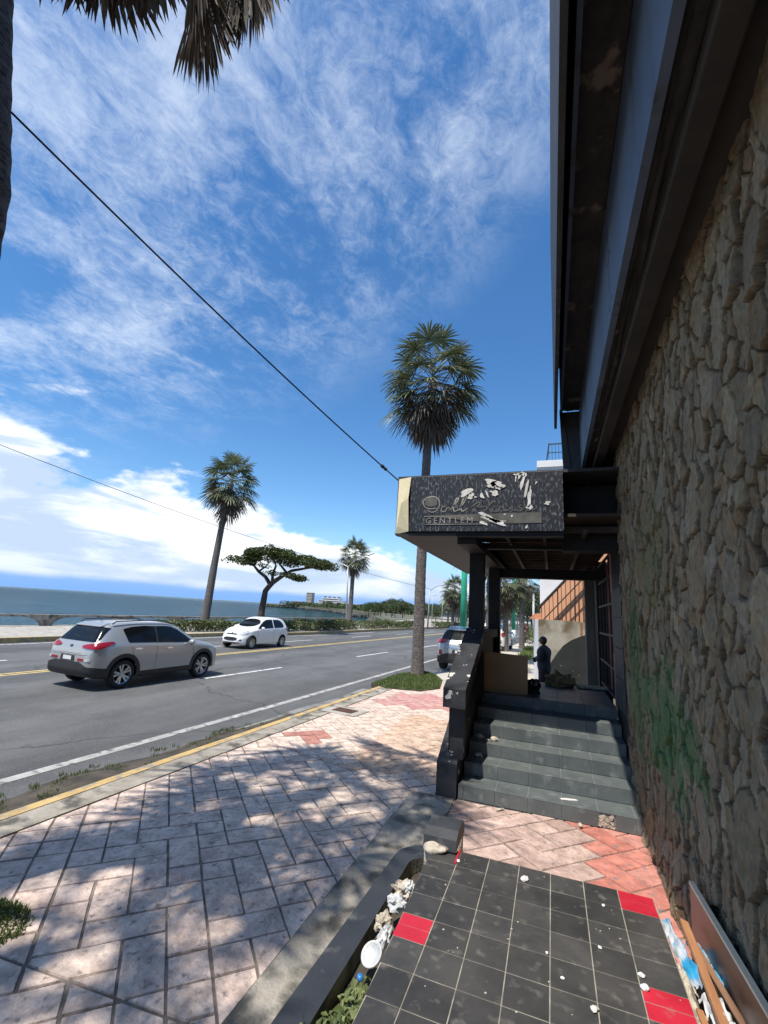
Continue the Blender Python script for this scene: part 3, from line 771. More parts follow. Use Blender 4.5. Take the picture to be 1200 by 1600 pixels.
mb = MB(); mb.bx(-1.3,-1.041,6.9,9.45,-.1,.88); mb.bx(-1.04,.84,6.2,9.44,-.1,.12); mb.build('landing_base', M['black_paint'], porch)
# rubble patch where the bottom tile broke
mb = MB()
for k in range(40): mb.box((.43+.13*random.random(), SY-.002+.01*random.random(), .02+.10*random.random()), (.03,.015,.025), Matrix.Rotation(random.uniform(0,3),3,'Y'))
mb.build('broken_tile_bed', M['rubble'], porch)
# left side wall of the steps: sloped plinth, inclined rail with overhanging cap
mb = MB()
mb.prism([(5.65,-.05),(5.65,.36),(5.95,.52),(7.05,1.08),(7.05,-.05)], 'x', -1.29, -1.055)
mb.build('stringer_wall', M['black_peel'], porch)
mb = MB(); mb.prism([(5.80,.44),(5.80,1.06),(7.05,1.62),(7.05,1.09)], 'x', -1.19, -1.04); mb.build('rail_infill', M['black_paint'], porch)
mb = MB(); mb.bx(-1.16,-1.0,5.72,5.86,.40,1.05); mb.build('rail_post', M['black_peel'], porch)
mb = MB(); mb.prism([(5.56,.98),(5.56,1.19),(7.08,1.86),(7.08,1.66)], 'x', -1.22, -.955); mb.build('handrail', M['black_peel'], porch)
mb = MB(); mb.bx(-1.2,-.98,7.09,7.31,.88,3.14,.008); mb.build('post', M['black_paint'], porch)
mb = MB(); mb.bx(-1.17,-.95,9.2,9.42,.88,3.14,.008); mb.build('post', M['black_paint'], porch)
mb = MB(); mb.bx(-1.2,-.98,7.32,9.19,1.68,1.82,.006); mb.build('side_rail', M['black_paint'], porch)
mb = MB(); mb.bx(-1.14,-1.05,7.32,9.19,.9,1.678); mb.build('side_panel', M['black_paint'], porch)
# canopy
XL, YF, YB, ZB, ZT = -2.07, 5.98, 11.9, 3.13, 3.93
mb = MB()
mb.bx(-1.87,.165,YF,YF+.05,ZB+.0,ZT); mb.build('fascia_backing', M['black_paint'], porch)
# mottled sign panel: dashed trowel texture
def sign_mat():
    m, nt, b = new_mat('mottled_sign'); L = nt.links.new
    tc = N(nt, 'ShaderNodeTexCoord'); mp = N(nt, 'ShaderNodeMapping'); mp.inputs['Scale'].default_value = (40,1,15); L(tc.outputs['Object'], mp.inputs['Vector'])
    n = N(nt, 'ShaderNodeTexNoise'); n.inputs['Scale'].default_value = 1; n.inputs['Detail'].default_value = 3; n.inputs['Roughness'].default_value = .5; L(mp.outputs['Vector'], n.inputs['Vector'])
    mr = N(nt, 'ShaderNodeMapRange'); mr.inputs['From Min'].default_value = .53; mr.inputs['From Max'].default_value = .63; L(n.outputs['Fac'], mr.inputs['Value'])
    n2 = N(nt, 'ShaderNodeTexNoise'); n2.inputs['Scale'].default_value = 3.5; n2.inputs['Detail'].default_value = 5; L(tc.outputs['Object'], n2.inputs['Vector'])
    m2 = N(nt, 'ShaderNodeMapRange'); m2.inputs['From Min'].default_value = .3; m2.inputs['From Max'].default_value = .7; m2.inputs['To Min'].default_value = .45; L(n2.outputs['Fac'], m2.inputs['Value'])
    mm = N(nt, 'ShaderNodeMath', operation='MULTIPLY'); L(mr.outputs['Result'], mm.inputs[0]); L(m2.outputs['Result'], mm.inputs[1])
    mx = N(nt, 'ShaderNodeMix', data_type='RGBA'); mx.inputs['A'].default_value = (.008,.009,.012,1); mx.inputs['B'].default_value = (.125,.135,.15,1)
    L(mm.outputs[0], mx.inputs['Factor']); L(mx.outputs['Result'], b.inputs['Base Color'])
    bp = N(nt, 'ShaderNodeBump'); bp.inputs['Strength'].default_value = .5; bp.inputs['Distance'].default_value = .01; L(n.outputs['Fac'], bp.inputs['Height']); L(bp.outputs['Normal'], b.inputs['Normal'])
    b.inputs['Roughness'].default_value = .5
    return m
M['sign'] = sign_mat()
mb = MB(); mb.bx(-1.87,.165,YF-.03,YF-.001,ZB+.02,ZT+.02,.004)
sign = mb.build('sign_panel', M['sign'], porch)
sign['label'] = 'mottled black sign board with worn script lettering and white peeled patches'
def ribbon(mb, pts, w, y, t=.012):
    """brush stroke in the sign plane: pts (x,z), widths w"""
    n = len(pts); ws = w if isinstance(w, (list,tuple)) else [w]*n
    Lp, Rp = [], []
    for i in range(n):
        a = pts[max(0,i-1)]; b_ = pts[min(n-1,i+1)]
        d = Vector((b_[0]-a[0], b_[1]-a[1])).normalized(); nn = Vector((-d.y, d.x))*ws[i]/2
        Lp.append((pts[i][0]+nn.x, pts[i][1]+nn.y)); Rp.append((pts[i][0]-nn.x, pts[i][1]-nn.y))
    o_ = len(mb.v)
    for yy in (y-t, y):
        for p in Lp+Rp: mb.v.append((p[0], yy, p[1]))
    k = 2*n
    for i in range(n-1):
        mb.face((o_+i, o_+i+1, o_+n+i+1, o_+n+i)); mb.face((o_+k+i, o_+k+n+i, o_+k+n+i+1, o_+k+i+1))
        mb.face((o_+i, o_+k+i, o_+k+i+1, o_+i+1)); mb.face((o_+n+i, o_+n+i+1, o_+k+n+i+1, o_+k+n+i))
    mb.face((o_, o_+n, o_+k+n, o_+k)); mb.face((o_+n-1, o_+k+n-1, o_+k+2*n-1, o_+2*n-1))
def smooth_pts(P, it=2):
    for _ in range(it):
        Q = [P[0]]
        for a, b_ in zip(P, P[1:]): Q += [(a[0]*.75+b_[0]*.25, a[1]*.75+b_[1]*.25), (a[0]*.25+b_[0]*.75, a[1]*.25+b_[1]*.75)]
        P = Q+[P[-1]]
    return P
YS = YF-.031
def sx(u): return -1.87 + 2.035*u            # u,v across the sign, v down from the top
def sz(v): return ZT+.02 - .80*v
def strokes(mb, items, t=.004):
    for P, w in items:
        pts = smooth_pts([(sx(u), sz(v)) for u, v in P])
        n = len(pts); ws = [w*(.45+.55*math.sin(PI*min(1,max(0,(i+.6)/(n+.2))))) for i in range(n)]
        ribbon(mb, pts, ws, YS, t)
M['letter'] = pm('sign_letter_grey', (.050,.048,.042), (.11,.105,.092), 6, 6, .6)
M['letter_light'] = pm('sign_letter_pale', (.13,.125,.105), (.34,.32,.27), 6, 6, .6)
mb = MB()
strokes(mb, [([(.20,.60),(.115,.60),(.09,.48),(.115,.40),(.165,.37),(.205,.42),(.215,.54),(.195,.64),(.155,.67),(.125,.62)], .018),      # D
             ([(.255,.56),(.225,.58),(.225,.65),(.255,.66),(.265,.58),(.25,.56),(.285,.60)], .018),                                # o
             ([(.28,.64),(.33,.50),(.345,.42),(.325,.42),(.305,.60),(.315,.665),(.345,.62)], .020),                                  # l
             ([(.345,.64),(.385,.48),(.40,.38),(.38,.38),(.355,.60),(.37,.665),(.405,.60)], .022)])                                   # l
lt = mb.build('lettering', M['letter_light'], sign); lt.matrix_parent_inverse = Matrix.Identity(4)
mb = MB()
strokes(mb, [([(.11,.47),(.15,.48),(.195,.48)], .13),
             ([(.43,.58),(.47,.50),(.50,.50)], .02), ([(.44,.66),(.475,.56),(.50,.49)], .026), ([(.45,.60),(.50,.585),(.545,.57)], .018), ([(.515,.67),(.54,.57),(.575,.48)], .024), # H
             ([(.60,.57),(.565,.60),(.57,.67),(.605,.67),(.615,.60),(.595,.57),(.635,.60)], .02),                                     # o
             ([(.64,.57),(.635,.66),(.67,.65),(.69,.57),(.69,.66),(.715,.65)], .018),                                                  # u
             ([(.75,.56),(.725,.59),(.76,.63),(.74,.67),(.715,.66)], .02),                                                             # s
             ([(.77,.63),(.81,.61),(.80,.57),(.77,.60),(.78,.665),(.84,.63)], .02)])                                                  # e
mb.build('lettering', M['letter'], sign).matrix_parent_inverse = Matrix.Identity(4)
# strip with the outlined capitals
mb = MB(); mb.prism([(sx(.105),sz(.725)),(sx(.87),sz(.69)),(sx(.87),sz(.865)),(sx(.62),sz(.875)),(sx(.105),sz(.73))], 'y', YS-.006, YS); mb.build('bare_strip', M['letter'], sign).matrix_parent_inverse = Matrix.Identity(4)
mb = MB()
for (u0,v0,u1,v1) in ((.105,.735,.40,.745),(.105,.875,.50,.885),(.105,.735,.109,.885)): mb.prism([(sx(u0),sz(v0)),(sx(u1),sz(v0)),(sx(u1),sz(v1)),(sx(u0),sz(v1))], 'y', YS-.008, YS)
mb.build('strip_frame', M['letter_light'], sign).matrix_parent_inverse = Matrix.Identity(4)
def text_obj(txt, x, y, z, size, mat, parent, name='lettering', rotz=0., rx=PI/2, ext=.004, space=1.0, shear=0.):
    cu = bpy.data.curves.new('t', 'FONT'); cu.body = txt; cu.size = size; cu.extrude = ext; cu.space_character = space; cu.shear = shear; cu.resolution_u = 3
    ob = bpy.data.objects.new('t', cu); COL.objects.link(ob)
    dg = bpy.context.evaluated_depsgraph_get(); me = bpy.data.meshes.new_from_object(ob.evaluated_get(dg))
    bpy.data.objects.remove(ob); me.name = name; me.materials.clear(); me.materials.append(mat)
    me.transform(Matrix.Translation((x,y,z)) @ Matrix.Rotation(rotz,4,'Z') @ Matrix.Rotation(rx,4,'X'))
    o = bpy.data.objects.new(name, me); COL.objects.link(o)
    if parent: o.parent = parent; o.matrix_parent_inverse = Matrix.Identity(4)
    return o
text_obj('GENTLEM', sx(.118), YS-.004, sz(.86), .115, M['letter_light'], sign, space=1.45)
# flaked white patches where lettering and a figure came off
def blob(mb, u, v, ru, rv, ang=0., y=YS, t=.009, n=18, rough_=.35, seed=0):
    pts = []
    for k in range(n):
        a = 2*PI*k/n; r = 1+rough_*mnoise.noise((math.cos(a)*1.4+seed, math.sin(a)*1.4, seed*1.7))
        px, pz = ru*r*math.cos(a), rv*r*math.sin(a)
        pts.append((sx(u)+px*math.cos(ang)-pz*math.sin(ang), sz(v)+px*math.sin(ang)+pz*math.cos(ang)))
    mb.prism(pts, 'y', y-t, y)
mb = MB()
FL = [(.405,.325,.085,.042,-.35),(.425,.385,.045,.035,-.9),(.455,.41,.018,.012,0),(.50,.40,.024,.045,-.5),(.53,.35,.012,.045,-.3),
      (.555,.155,.085,.042,.30),(.59,.205,.10,.040,-.05),(.555,.225,.06,.03,.1),(.605,.26,.05,.022,.2),(.58,.345,.055,.035,.3),
      (.74,.07,.014,.06,.5),(.757,.17,.017,.12,.28),(.778,.31,.016,.13,.2),(.797,.46,.020,.14,.1),(.80,.60,.038,.032,0),(.73,.04,.06,.012,0),(.77,.05,.03,.025,.3),(.715,.10,.008,.05,.1),
      (.545,.765,.13,.026,.5),(.565,.81,.15,.028,.35),(.60,.825,.09,.014,.1),(.51,.865,.06,.016,.4),(.645,.72,.012,.01,0),(.69,.745,.013,.013,0),
      (.905,.545,.035,.024,.1),(.84,.20,.008,.02,.5),(.78,.93,.012,.025,.4)]
for i, (u,v,ru,rv,an) in enumerate(FL):
    mb = MB(); blob(mb, u, v, ru, rv, -an, t=.009, n=26, rough_=.75, seed=i*1.37+.3)
    mb.build('peeled_patch', M['white_bit'], sign).matrix_parent_inverse = Matrix.Identity(4)
# cream plastic corner of the sign, bent diagonally to shape in the shadow across it
mb = MB()
A, B_, C_, D_ = (-1.875,YF-.028,ZT+.02),(-2.085,YF+.06,ZT+.02),(-2.095,YF+.06,ZB-.005),(-1.875,YF-.028,ZB+.02)
E1, E2 = (-1.89,YF-.06,ZT-.30),(-2.07,YF+.02,ZB+.10)
P4 = (-1.99,YF-.075,ZB+.42)
mb.add([A,B_,C_,D_,E1,E2,P4], [(0,1,5,6),(0,6,4),(5,1,2),(4,6,3),(6,5,2,3)])
mb.build('corner_panel', M['cream_panel'], porch)
mb = MB(); mb.bx(-2.10,-1.86,YF+.065,YF+.2,ZB-.02,ZT+.02); mb.bx(-2.09,-2.03,YF+.2,YB,ZB-.0,ZT); mb.bx(-2.05,.16,YF+.05,YF+.12,ZB,ZT-.02)
mb.bx(-2.05,.9,YB-.06,YB,ZB,ZT); mb.build('fascia', M['charcoal'], porch)
mb = MB(); mb.bx(-2.10,.9,YF+.06,YB,ZT+.021,ZT+.06); mb.build('roof', M['charcoal'], porch)
mb = MB()
mb.prism([(-2.09,ZB-.012),(-1.9,ZB-.04),(-1.2,ZB-.04),(-1.2,ZB-.004),(-2.09,ZB-.004)], 'y', YF+.0, YB); mb.build('soffit', M['iron'], porch)
mb = MB(); mb.bx(-1.2,.16,YF+.0,YF+.13,ZB-.045,ZB-.002); mb.bx(-1.21,-.95,YF+.14,YB-.1,ZB-.13,ZB-.003); mb.bx(-.949,.86,9.3,9.5,ZB-.30,ZB-.12); mb.bx(-.949,.86,7.0,7.14,ZB-.06,ZB-.003)
mb.build('beam', M['black_paint'], porch)
mb = MB(); mb.bx(-.949,.9,YF+.14,YB-.07,ZB+.24,ZB+.28); mb.build('ceiling_board', M['wood_dark'], porch)
mb = MB()
for y in np.arange(6.4, 11.5, .42): mb.bx(-.949,.86,y,y+.045,ZB+.08,ZB+.16)
for x in (-.6,-.1,.4): mb.bx(x,x+.045,6.15,11.5,ZB+.03,ZB+.079)
mb.build('ceiling_batten', M['wood_dark'], porch)
mb = MB(); mb.prism([(-.05,7.8),(.25,7.5),(.84,7.9),(.84,8.9),(.5,8.6),(.1,8.7)], 'z', ZB+.17, ZB+.19); mb.build('torn_panel', M['ply'], porch)

# ================================================================== TILED PLATFORM AND PLANTER
pf = thing('tiled_platform', 'raised platform of black square tiles with red accent tiles in the foreground', 'platform', (-.13,1.5,0))
mb = MB(); mb.prism([(-.818,3.605),(-.818,3.4),(-.66,-2.2),(.557,-2.2),(.557,3.605)], 'z', -.1, .4178); mb.build('platform_base', M['grout'], pf)
mb = MB(); S = .1966
for c in range(7):
    for r in range(29):
        x0 = -.822+S*c; y1 = 3.605-.2*r
        red = (c == 6 and r == 0) or (c in (0,6) and r == 4) or (c in (0,6) and r == 10)
        mb.cur = 1 if red else 0
        tv = random.uniform(.72,1.12); mb.col = (tv,tv,tv*.98)
        pieces = [(y1-.2,y1-.1),(y1-.1,y1)] if red else [(y1-.2,y1)]
        for a, b_ in pieces: mb.bx(x0+.0025+(.032*max(0,3.5-y1) if c == 0 else 0), x0+S-.0025, a+.0025, b_-.0025, .40, .420+random.uniform(-.0008,.0008), .0015)
mb.cur = 1; mb.bx(-.640,-.627,3.42,3.60,.40,.43)
mb.build('floor_tiles', [M['tile_black'], M['tile_red']], pf)
# planter wall with rounded end
pl = thing('planter', 'low planter with dark blue painted rim curving round to the broken post', 'planter', (-1.1,2.0,0))
oc = [(-1.184,-2.2),(-1.184,2.2),(-1.142,3.70)]
arc_o = [(-1.142+.30*(1-math.cos(a)), 3.70+.26*math.sin(a)) for a in np.linspace(0, PI/2, 9)]
arc_i = [(-1.015+.15*(1-math.cos(a)), 3.62+.15*math.sin(a)) for a in np.linspace(0, PI/2, 9)]
outer = [(-1.184,-2.2),(-1.184,2.2)] + arc_o + [(-.70,3.93)]
inner = [(-1.03,-2.2),(-1.03,2.2)] + arc_i + [(-.70,3.78)]
def wall_strip(o_, i_, z0, z1, name, mats, parent):
    mb = MB(); n = len(o_)
    vs = [(p[0],p[1],z1) for p in o_]+[(p[0],p[1],z1) for p in i_]+[(p[0],p[1],z0) for p in o_]+[(p[0],p[1],z0) for p in i_]
    fs = []; ms = []
    mb.v = [tuple(v) for v in vs]
    for k in range(n-1):
        mb.cur = 0; mb.face((k,k+1,n+k+1,n+k)); mb.face((k,2*n+k,2*n+k+1,k+1))
        mb.cur = 1; mb.face((n+k,n+k+1,3*n+k+1,3*n+k))
    mb.cur = 0; mb.face((0,n,3*n,2*n)); mb.face((n-1,3*n-1,4*n-1,2*n-1))
    return mb.build(name, mats, parent)
wall_strip(outer, inner, -.1, .25, 'rim', [M['planter_top'], M['mold']], pl)
mb = MB(); vs = []
for j in range(70):
    y = -2.2+j*.086
    for i in range(8): vs.append((-1.03+.21*i/7, y, .15+.04*mnoise.fractal((y*3,i*.6,1),1,2,4)))
mb.add(vs, [(j*8+i,j*8+i+1,(j+1)*8+i+1,(j+1)*8+i) for j in range(69) for i in range(7)])
mb.build('soil', M['dirt'], pl, smooth=True)
def rock_mb(mb, c, s, seed=0, sub=2):
    bm = bmesh.new(); bmesh.ops.create_icosphere(bm, subdivisions=sub, radius=1)
    rot = Matrix.Rotation(seed*1.3,3,'Z')
    for v in bm.verts:
        k = 1+.45*mnoise.noise((v.co*1.3)+Vector((seed*3.1,seed,0)))
        v.co = rot @ Vector((v.co.x*s[0]*k, v.co.y*s[1]*k, v.co.z*s[2]*k))
    bm.verts.index_update()
    mb.add([Vector(c)+v.co for v in bm.verts], [[v.index for v in f.verts] for f in bm.faces]); bm.free()
# broken post stub on the corner
ps = thing('broken_post', 'stub of a broken black concrete post at the platform corner', 'post', (-.77,3.7,.25))
mb = MB(); bm_pts = [(3.52,.25),(3.52,.42),(3.545,.47),(3.63,.50),(3.80,.50),(3.85,.47),(3.85,.25)]
mb.prism([(3.53,.435),(3.545,.50),(3.62,.535),(3.80,.54),(3.85,.51),(3.86,.44)], 'x', -.885, -.650); mb.build('cap', M['charcoal'], ps)
mb = MB(); rock_mb(mb, (-.77,3.63,.43), (.115,.15,.055), 2.2, 4); mb.bx(-.88,-.655,3.55,3.84,.25,.434); mb.build('broken_core', M['rubble'], ps, smooth=True)

# plants in the planter: broad small leaves
def leaf_quad(mb, p, n, s, a, ratio=.55):
    n = n.normalized(); t = n.cross(Vector((0,0,1)))
    if t.length < .01: t = Vector((1,0,0))
    t.normalize(); b_ = n.cross(t)
    u = (t*math.cos(a)+b_*math.sin(a))*s; w = n.cross(u).normalized()*s*ratio*.5
    mid = p + n*s*.08
    mb.add([p-u*.5, mid+w, p+u*.5, mid-w], [(0,1,2,3)])
mb = MB()
for k in range(110):
    y = random.uniform(1.5, 2.62); x = random.uniform(-1.0,-.86); h = random.uniform(.08,.24)*(1 if y < 2.4 else .6)
    d = Vector((random.uniform(-.5,.5), random.uniform(-.5,.5), 1)).normalized()
    top = Vector((x,y,.10))+d*h; mb.tube([(x,y,.09), top], [.004,.002], 4, False)
    for q in range(9):
        p = Vector((x,y,.10))+d*h*random.uniform(.35,1.1)+Vector((random.uniform(-.03,.03),random.uniform(-.03,.03),0))
        leaf_quad(mb, p, Vector((random.uniform(-1,1),random.uniform(-1,1),1.3)), random.uniform(.035,.065), random.uniform(0,6.3))
tag(mb.build('planter_weeds', M['weed'], fix=False), 'leafy green weeds growing in the planter trough', 'plants', kind='stuff')

# ================================================================== DEBRIS
mb = MB(); mb.lathe([(0,.004),(.048,.004),(.050,.012),(.058,.014),(.060,.006),(.056,-.004),(0,-.004)], (0,0,0), 28)
a = Matrix.Rotation(rad(35),3,'X') @ Matrix.Rotation(rad(-15),3,'Y')
mb.v = [tuple(a @ Vector(p)+Vector((-.915,2.645,.275))) for p in mb.v]
tag(mb.build('tub_cover', M['plastic'], smooth=True), 'round white plastic lid lying in the planter trough', 'lid')
def crumple(name, c, s, mat, label, cat, seed, group=None, sub=3):
    bm = bmesh.new(); bmesh.ops.create_icosphere(bm, subdivisions=sub, radius=1)
    for v in bm.verts:
        n = mnoise.fractal(v.co*1.9+Vector((seed,seed*2,0)),1,2,4); k = 1+.8*n
        v.co = Vector((v.co.x*s[0]*k, v.co.y*s[1]*k, v.co.z*s[2]*k))+Vector(c)
    me = bpy.data.meshes.new(name); bm.to_mesh(me); bm.free(); me.materials.append(mat)
    o = bpy.data.objects.new(name, me); COL.objects.link(o); tag(o, label, cat, group); return o
crumple('crumpled_cup', (-.885,2.745,.31), (.03,.075,.035), M['plastic'], 'crushed white foam cup between the lid and the red tile', 'cup', 3.3)
crumple('crumpled_paper', (-.965,2.95,.24), (.045,.06,.045), M['rubble'], 'grey crumpled paper lying deep in the planter trough', 'paper', 5.1)
crumple('crumpled_bag', (-.925,3.08,.29), (.055,.045,.035), M['plastic'], 'white crumpled bag by the corner of the red tile', 'bag', 8.2)
crumple('paper_scrap', (-.895,3.26,.30), (.025,.035,.03), M['plastic'], 'small white paper scrap near the far end of the planter', 'paper', 1.2)
crumple('broken_brick', (-.965,3.34,.22), (.07,.06,.05), M['rubble'], 'tan rubble lump under the bend of the planter', 'rubble', 11.2)
mb = MB(); mb.lathe([(0,0),(.014,0),(.015,.004),(.014,.018),(0,.019)], (-.862,2.34,.37), 16); tag(mb.build('bottle_cap', M['blue_cap'], smooth=True), 'blue plastic bottle cap at the edge of the weeds', 'cap')
bits = [(-.62,3.46,.016,'small tan stone chip beside the broken post'),(-.19,3.44,.026,'largest white pebble on the black tiles near the platform edge'),(.26,3.38,.012,'tiny white chip left of the far red tiles'),
        (.02,2.68,.010,'tiny chip in the middle of the black tiles'),(.145,2.55,.020,'pale lump on the tile joint nearest the frame bottom'),(.375,2.86,.017,'upper of two white chips at the right tile joint'),(.375,2.78,.022,'lower of two white chips at the right tile joint'),
        (.205,2.98,.012,'grey chip right of the middle tile joint'),(.21,2.36,.04,'white lump cut by the bottom edge of the frame'),(-.05,2.82,.009,'tan speck left of the middle tile joint')]
for i, (x,y,s,lab) in enumerate(bits):
    mb = MB(); rock_mb(mb, (x,y,.42+s*.35), (s,s*.8,s*.5), i+1.7, 2)
    tag(mb.build('pebble', M['white_bit'], smooth=False), lab, 'pebble', 'chips on the tiles')
random.seed(44)
for i in range(22):
    x, y = random.uniform(-.7,.52), random.uniform(2.35,3.55); q = random.uniform(.003,.007)
    mb = MB(); rock_mb(mb, (x,y,.42+q*.3), (q,q*.8,q*.45), i+3.1, 1)
    tag(mb.build('pebble', M['rubble']), 'tiny pale grit speck scattered over the black tiles', 'pebble', 'grit on the tiles')
# strip of rubble, planks, plastic and slab against the wall
mb = MB(); vs = []; nx, ny = 26, 300
for j in range(ny+1):
    y = .2+3.3*j/ny
    for i in range(nx+1):
        x = .555+.22*i/nx
        vs.append((x, y, .36-.14*min(1,max(0,(x-.60-.03*mnoise.noise((y*6,1,1)))/.05))+.02*mnoise.fractal((x*30,y*22,2),1,2,4)-.30*max(0,(y-3.1))))
w = nx+1; mb.add(vs, [(j*w+i,j*w+i+1,(j+1)*w+i+1,(j+1)*w+i) for j in range(ny) for i in range(nx)])
tag(mb.build('rubble_bed', M['rubble'], smooth=False), 'dusty rubble strip between the tiled platform and the wall', 'rubble', kind='stuff')
mb = MB()
vs = [(.748,1.2,.16),(.748,3.60,.20),(.765,3.64,.545),(.765,1.2,.68)]
mb.add(vs+[(x+.022,y,z) for x,y,z in vs], [(0,1,2,3),(7,6,5,4),(0,4,5,1),(1,5,6,2),(0,3,7,4)])
sl_ = mb.build('stone_slab', M['slab']); tag(sl_, 'dark polished stone slab with pale edge leaning on the wall base', 'slab')
mb = MB(); mb.add([(.760,1.2,.684),(.760,3.64,.549),(.786,3.64,.551),(.786,1.2,.686),(.760,1.2,.668),(.760,3.64,.533)], [(0,1,2,3),(4,5,1,0)])
mb.build('pale_edge', M['slab_edge'], sl_)
def plank(name, p, q, w, th, mat, label, roll=0):
    p, q = Vector(p), Vector(q); d = (q-p); L_ = d.length; d.normalize()
    up = Vector((0,0,1)); s = d.cross(up).normalized(); u = s.cross(d)
    s2 = s*math.cos(roll)+u*math.sin(roll); u2 = -s*math.sin(roll)+u*math.cos(roll)
    Rm = Matrix((s2, d, u2)).transposed()
    mb = MB(); mb.box((p+q)/2, (w, L_, th), Rm, .004)
    return tag(mb.build(name, mat), label, 'plank', 'loose wood by the wall')
plank('wooden_plank', (.695,3.52,.38), (.635,2.1,.43), .042, .022, M['plank'], 'orange brown wooden plank on top of the plastic bags', .25)
plank('wooden_plank', (.70,3.34,.375), (.80,2.3,.40), .03, .02, M['plank_dark'], 'darker thin plank wedged between the bag and the slab', -.35)
plank('wooden_plank', (.60,2.85,.36), (.605,2.0,.39), .03, .02, M['plank'], 'short brown stick at the bottom right frame edge', .1)
def sheet(name, c, sx_, sy_, amp, mat, label, seed, rz=0):
    mb = MB(); n, m_ = 18, 26; vs = []
    ca, sa = math.cos(rz), math.sin(rz)
    for j in range(m_+1):
        for i in range(n+1):
            u, v = i/n-.5, j/m_-.5
            k = 1+.25*mnoise.noise((v*4,seed,0))
            x, y = u*sx_*k, v*sy_
            z = amp*mnoise.fractal((u*3,v*5,seed),1,2,4)+amp*(.6-2*u*u)
            vs.append((c[0]+x*ca-y*sa, c[1]+x*sa+y*ca, c[2]+z))
    w = n+1; mb.add(vs, [(j*w+i,j*w+i+1,(j+1)*w+i+1,(j+1)*w+i) for j in range(m_) for i in range(n)])
    o = mb.build(name, mat, smooth=True); tag(o, label, 'bag', 'plastic bags in the rubble'); return o
sheet('plastic_bag', (.625,3.25,.345), .065, .50, .045, M['bag'], 'blue and white plastic bag left of the orange plank', 3.1, .12)
sheet('plastic_bag', (.745,3.2,.335), .075, .42, .05, M['bag'], 'blue and white plastic bag right of the orange plank', 7.7, .2)
sheet('plastic_bag', (.69,2.8,.35), .10, .35, .05, M['plastic'], 'pale torn bag under the planks at the frame corner', 9.9, .1)
# lumps on the steps
for i, (x,y,z,s,lab) in enumerate([(-.90,6.30,.30,(.07,.05,.03),'tan plaster lump at the left end of the second step'),(-.74,6.56,.45,(.05,.04,.035),'pale broken chunk upright on the third step'),(-.93,6.60,.45,(.07,.06,.03),'rubble lump in the dark left corner of the third step'),
        (-.82,6.53,.45,(.03,.02,.014),'small chip beside the upright chunk on the third step'),(-.56,5.60,.005,(.06,.018,.010),'flat tan sliver at the foot of the bottom step'),(.24,5.60,.005,(.03,.02,.02),'dark red lump at the foot of the bottom step'),(.14,5.86,.15,(.09,.03,.004),'white paper smear on the bottom step')]):
    mb = MB(); rock_mb(mb, (x,y,z+s[2]*.7), s, i+6.3, 2); tag(mb.build('plaster_lump', M['rubble'] if i != 6 else M['white_bit']), lab, 'rubble')
# board leaning on the porch rail, bag behind it and a heap
mb = MB()
pts = [(-1.04,7.56,.902),(-.365,7.66,.902),(-.36,7.72,1.475),(-1.035,7.62,1.50)]
mb.add(pts+[(x,y+.012,z) for x,y,z in pts], [(0,1,2,3),(7,6,5,4),(0,4,5,1),(1,5,6,2),(2,6,7,3),(3,7,4,0)])
tag(mb.build('cardboard_sheet', M['board']), 'large brown cardboard sheet standing on the porch landing', 'cardboard')
crumple('black_bag', (-.30,7.95,1.0), (.11,.14,.12), M['black_bag'], 'black bag behind the right edge of the cardboard sheet', 'bag', 4.7)
crumple('tan_heap', (.12,9.2,.97), (.21,.16,.13), M['tan_tarp'], 'crumpled tan cloth heaped at the far end of the landing', 'cloth', 2.9)
mb = MB(); mb.box((.65,9.25,.93), (.5,.25,.03), Matrix.Rotation(.2,3,'Z')); tag(mb.build('flat_cardboard', M['rubble']), 'flat pale cardboard scrap on the landing by the pilaster', 'cardboard')

# ================================================================== NEIGHBOURING PLOT
bw = thing('boundary_wall', 'stained plaster wall with dark painted lower part behind the porch', 'wall', (.3,14.1,0))
mb = MB(); mb.bx(-.36,1.6,14,14.25,-.1,2.06); mb.build('wall_face', M['plaster'], bw)
mb = MB(); mb.prism([(-.30,-.05),(-.30,.55),(-.1,.80),(.1,1.12),(.29,1.38),(.51,1.55),(.74,1.66),(.95,1.74),(.95,-.05)], 'y', 13.985, 13.999); mb.build('painted_patch', M['mural_dark'], bw)
mb = MB(); mb.bx(.74,.80,13.988,13.999,1.45,2.03); mb.build('rust_stain', M['ply'], bw)
mb = MB()
vs = [(-.362,14.0,-.05),(-.55,15.6,-.05),(-.55,15.6,2.06),(-.362,14.0,2.06)]
mb.add(vs+[(x+.19,y,z) for x,y,z in vs], [(0,1,2,3),(7,6,5,4),(3,2,6,7),(1,5,6,2)]); mb.build('return_wall', M['stain_white'], bw)
mb = MB(); mb.prism([(-.66,2.06),(-.50,2.22),(-.30,2.24),(-.30,2.06)], 'y', 15.0, 15.8); mb.build('tile_cap', M['roof_tile'], bw)
oh = thing('orange_house', 'orange wall behind dark bars with a sloping dark rail', 'house', (.4,17,0))
mb = MB(); mb.prism([(-.36,0),(2.2,0),(2.2,5.6),(-.34,2.56)], 'y', 17.0, 17.2); mb.build('wall', M['orange_wall'], oh)
mb = MB()
mb.tube([(-.42,16.6,2.42),(-.36,16.6,2.50),(1.2,16.6,4.25)], .045, 6)
mb.build('sloping_rail', M['iron'], oh)
mb = MB()
for k in range(14):
    x = -.34+.135*k; top = 2.50+(x+.36)*1.12
    mb.tube([(x,16.6,1.9),(x+random.uniform(-.02,.02),16.6,top)], .011 if k % 4 else .022, 5)
mb.build('bars', M['iron'], oh)
mb = MB()
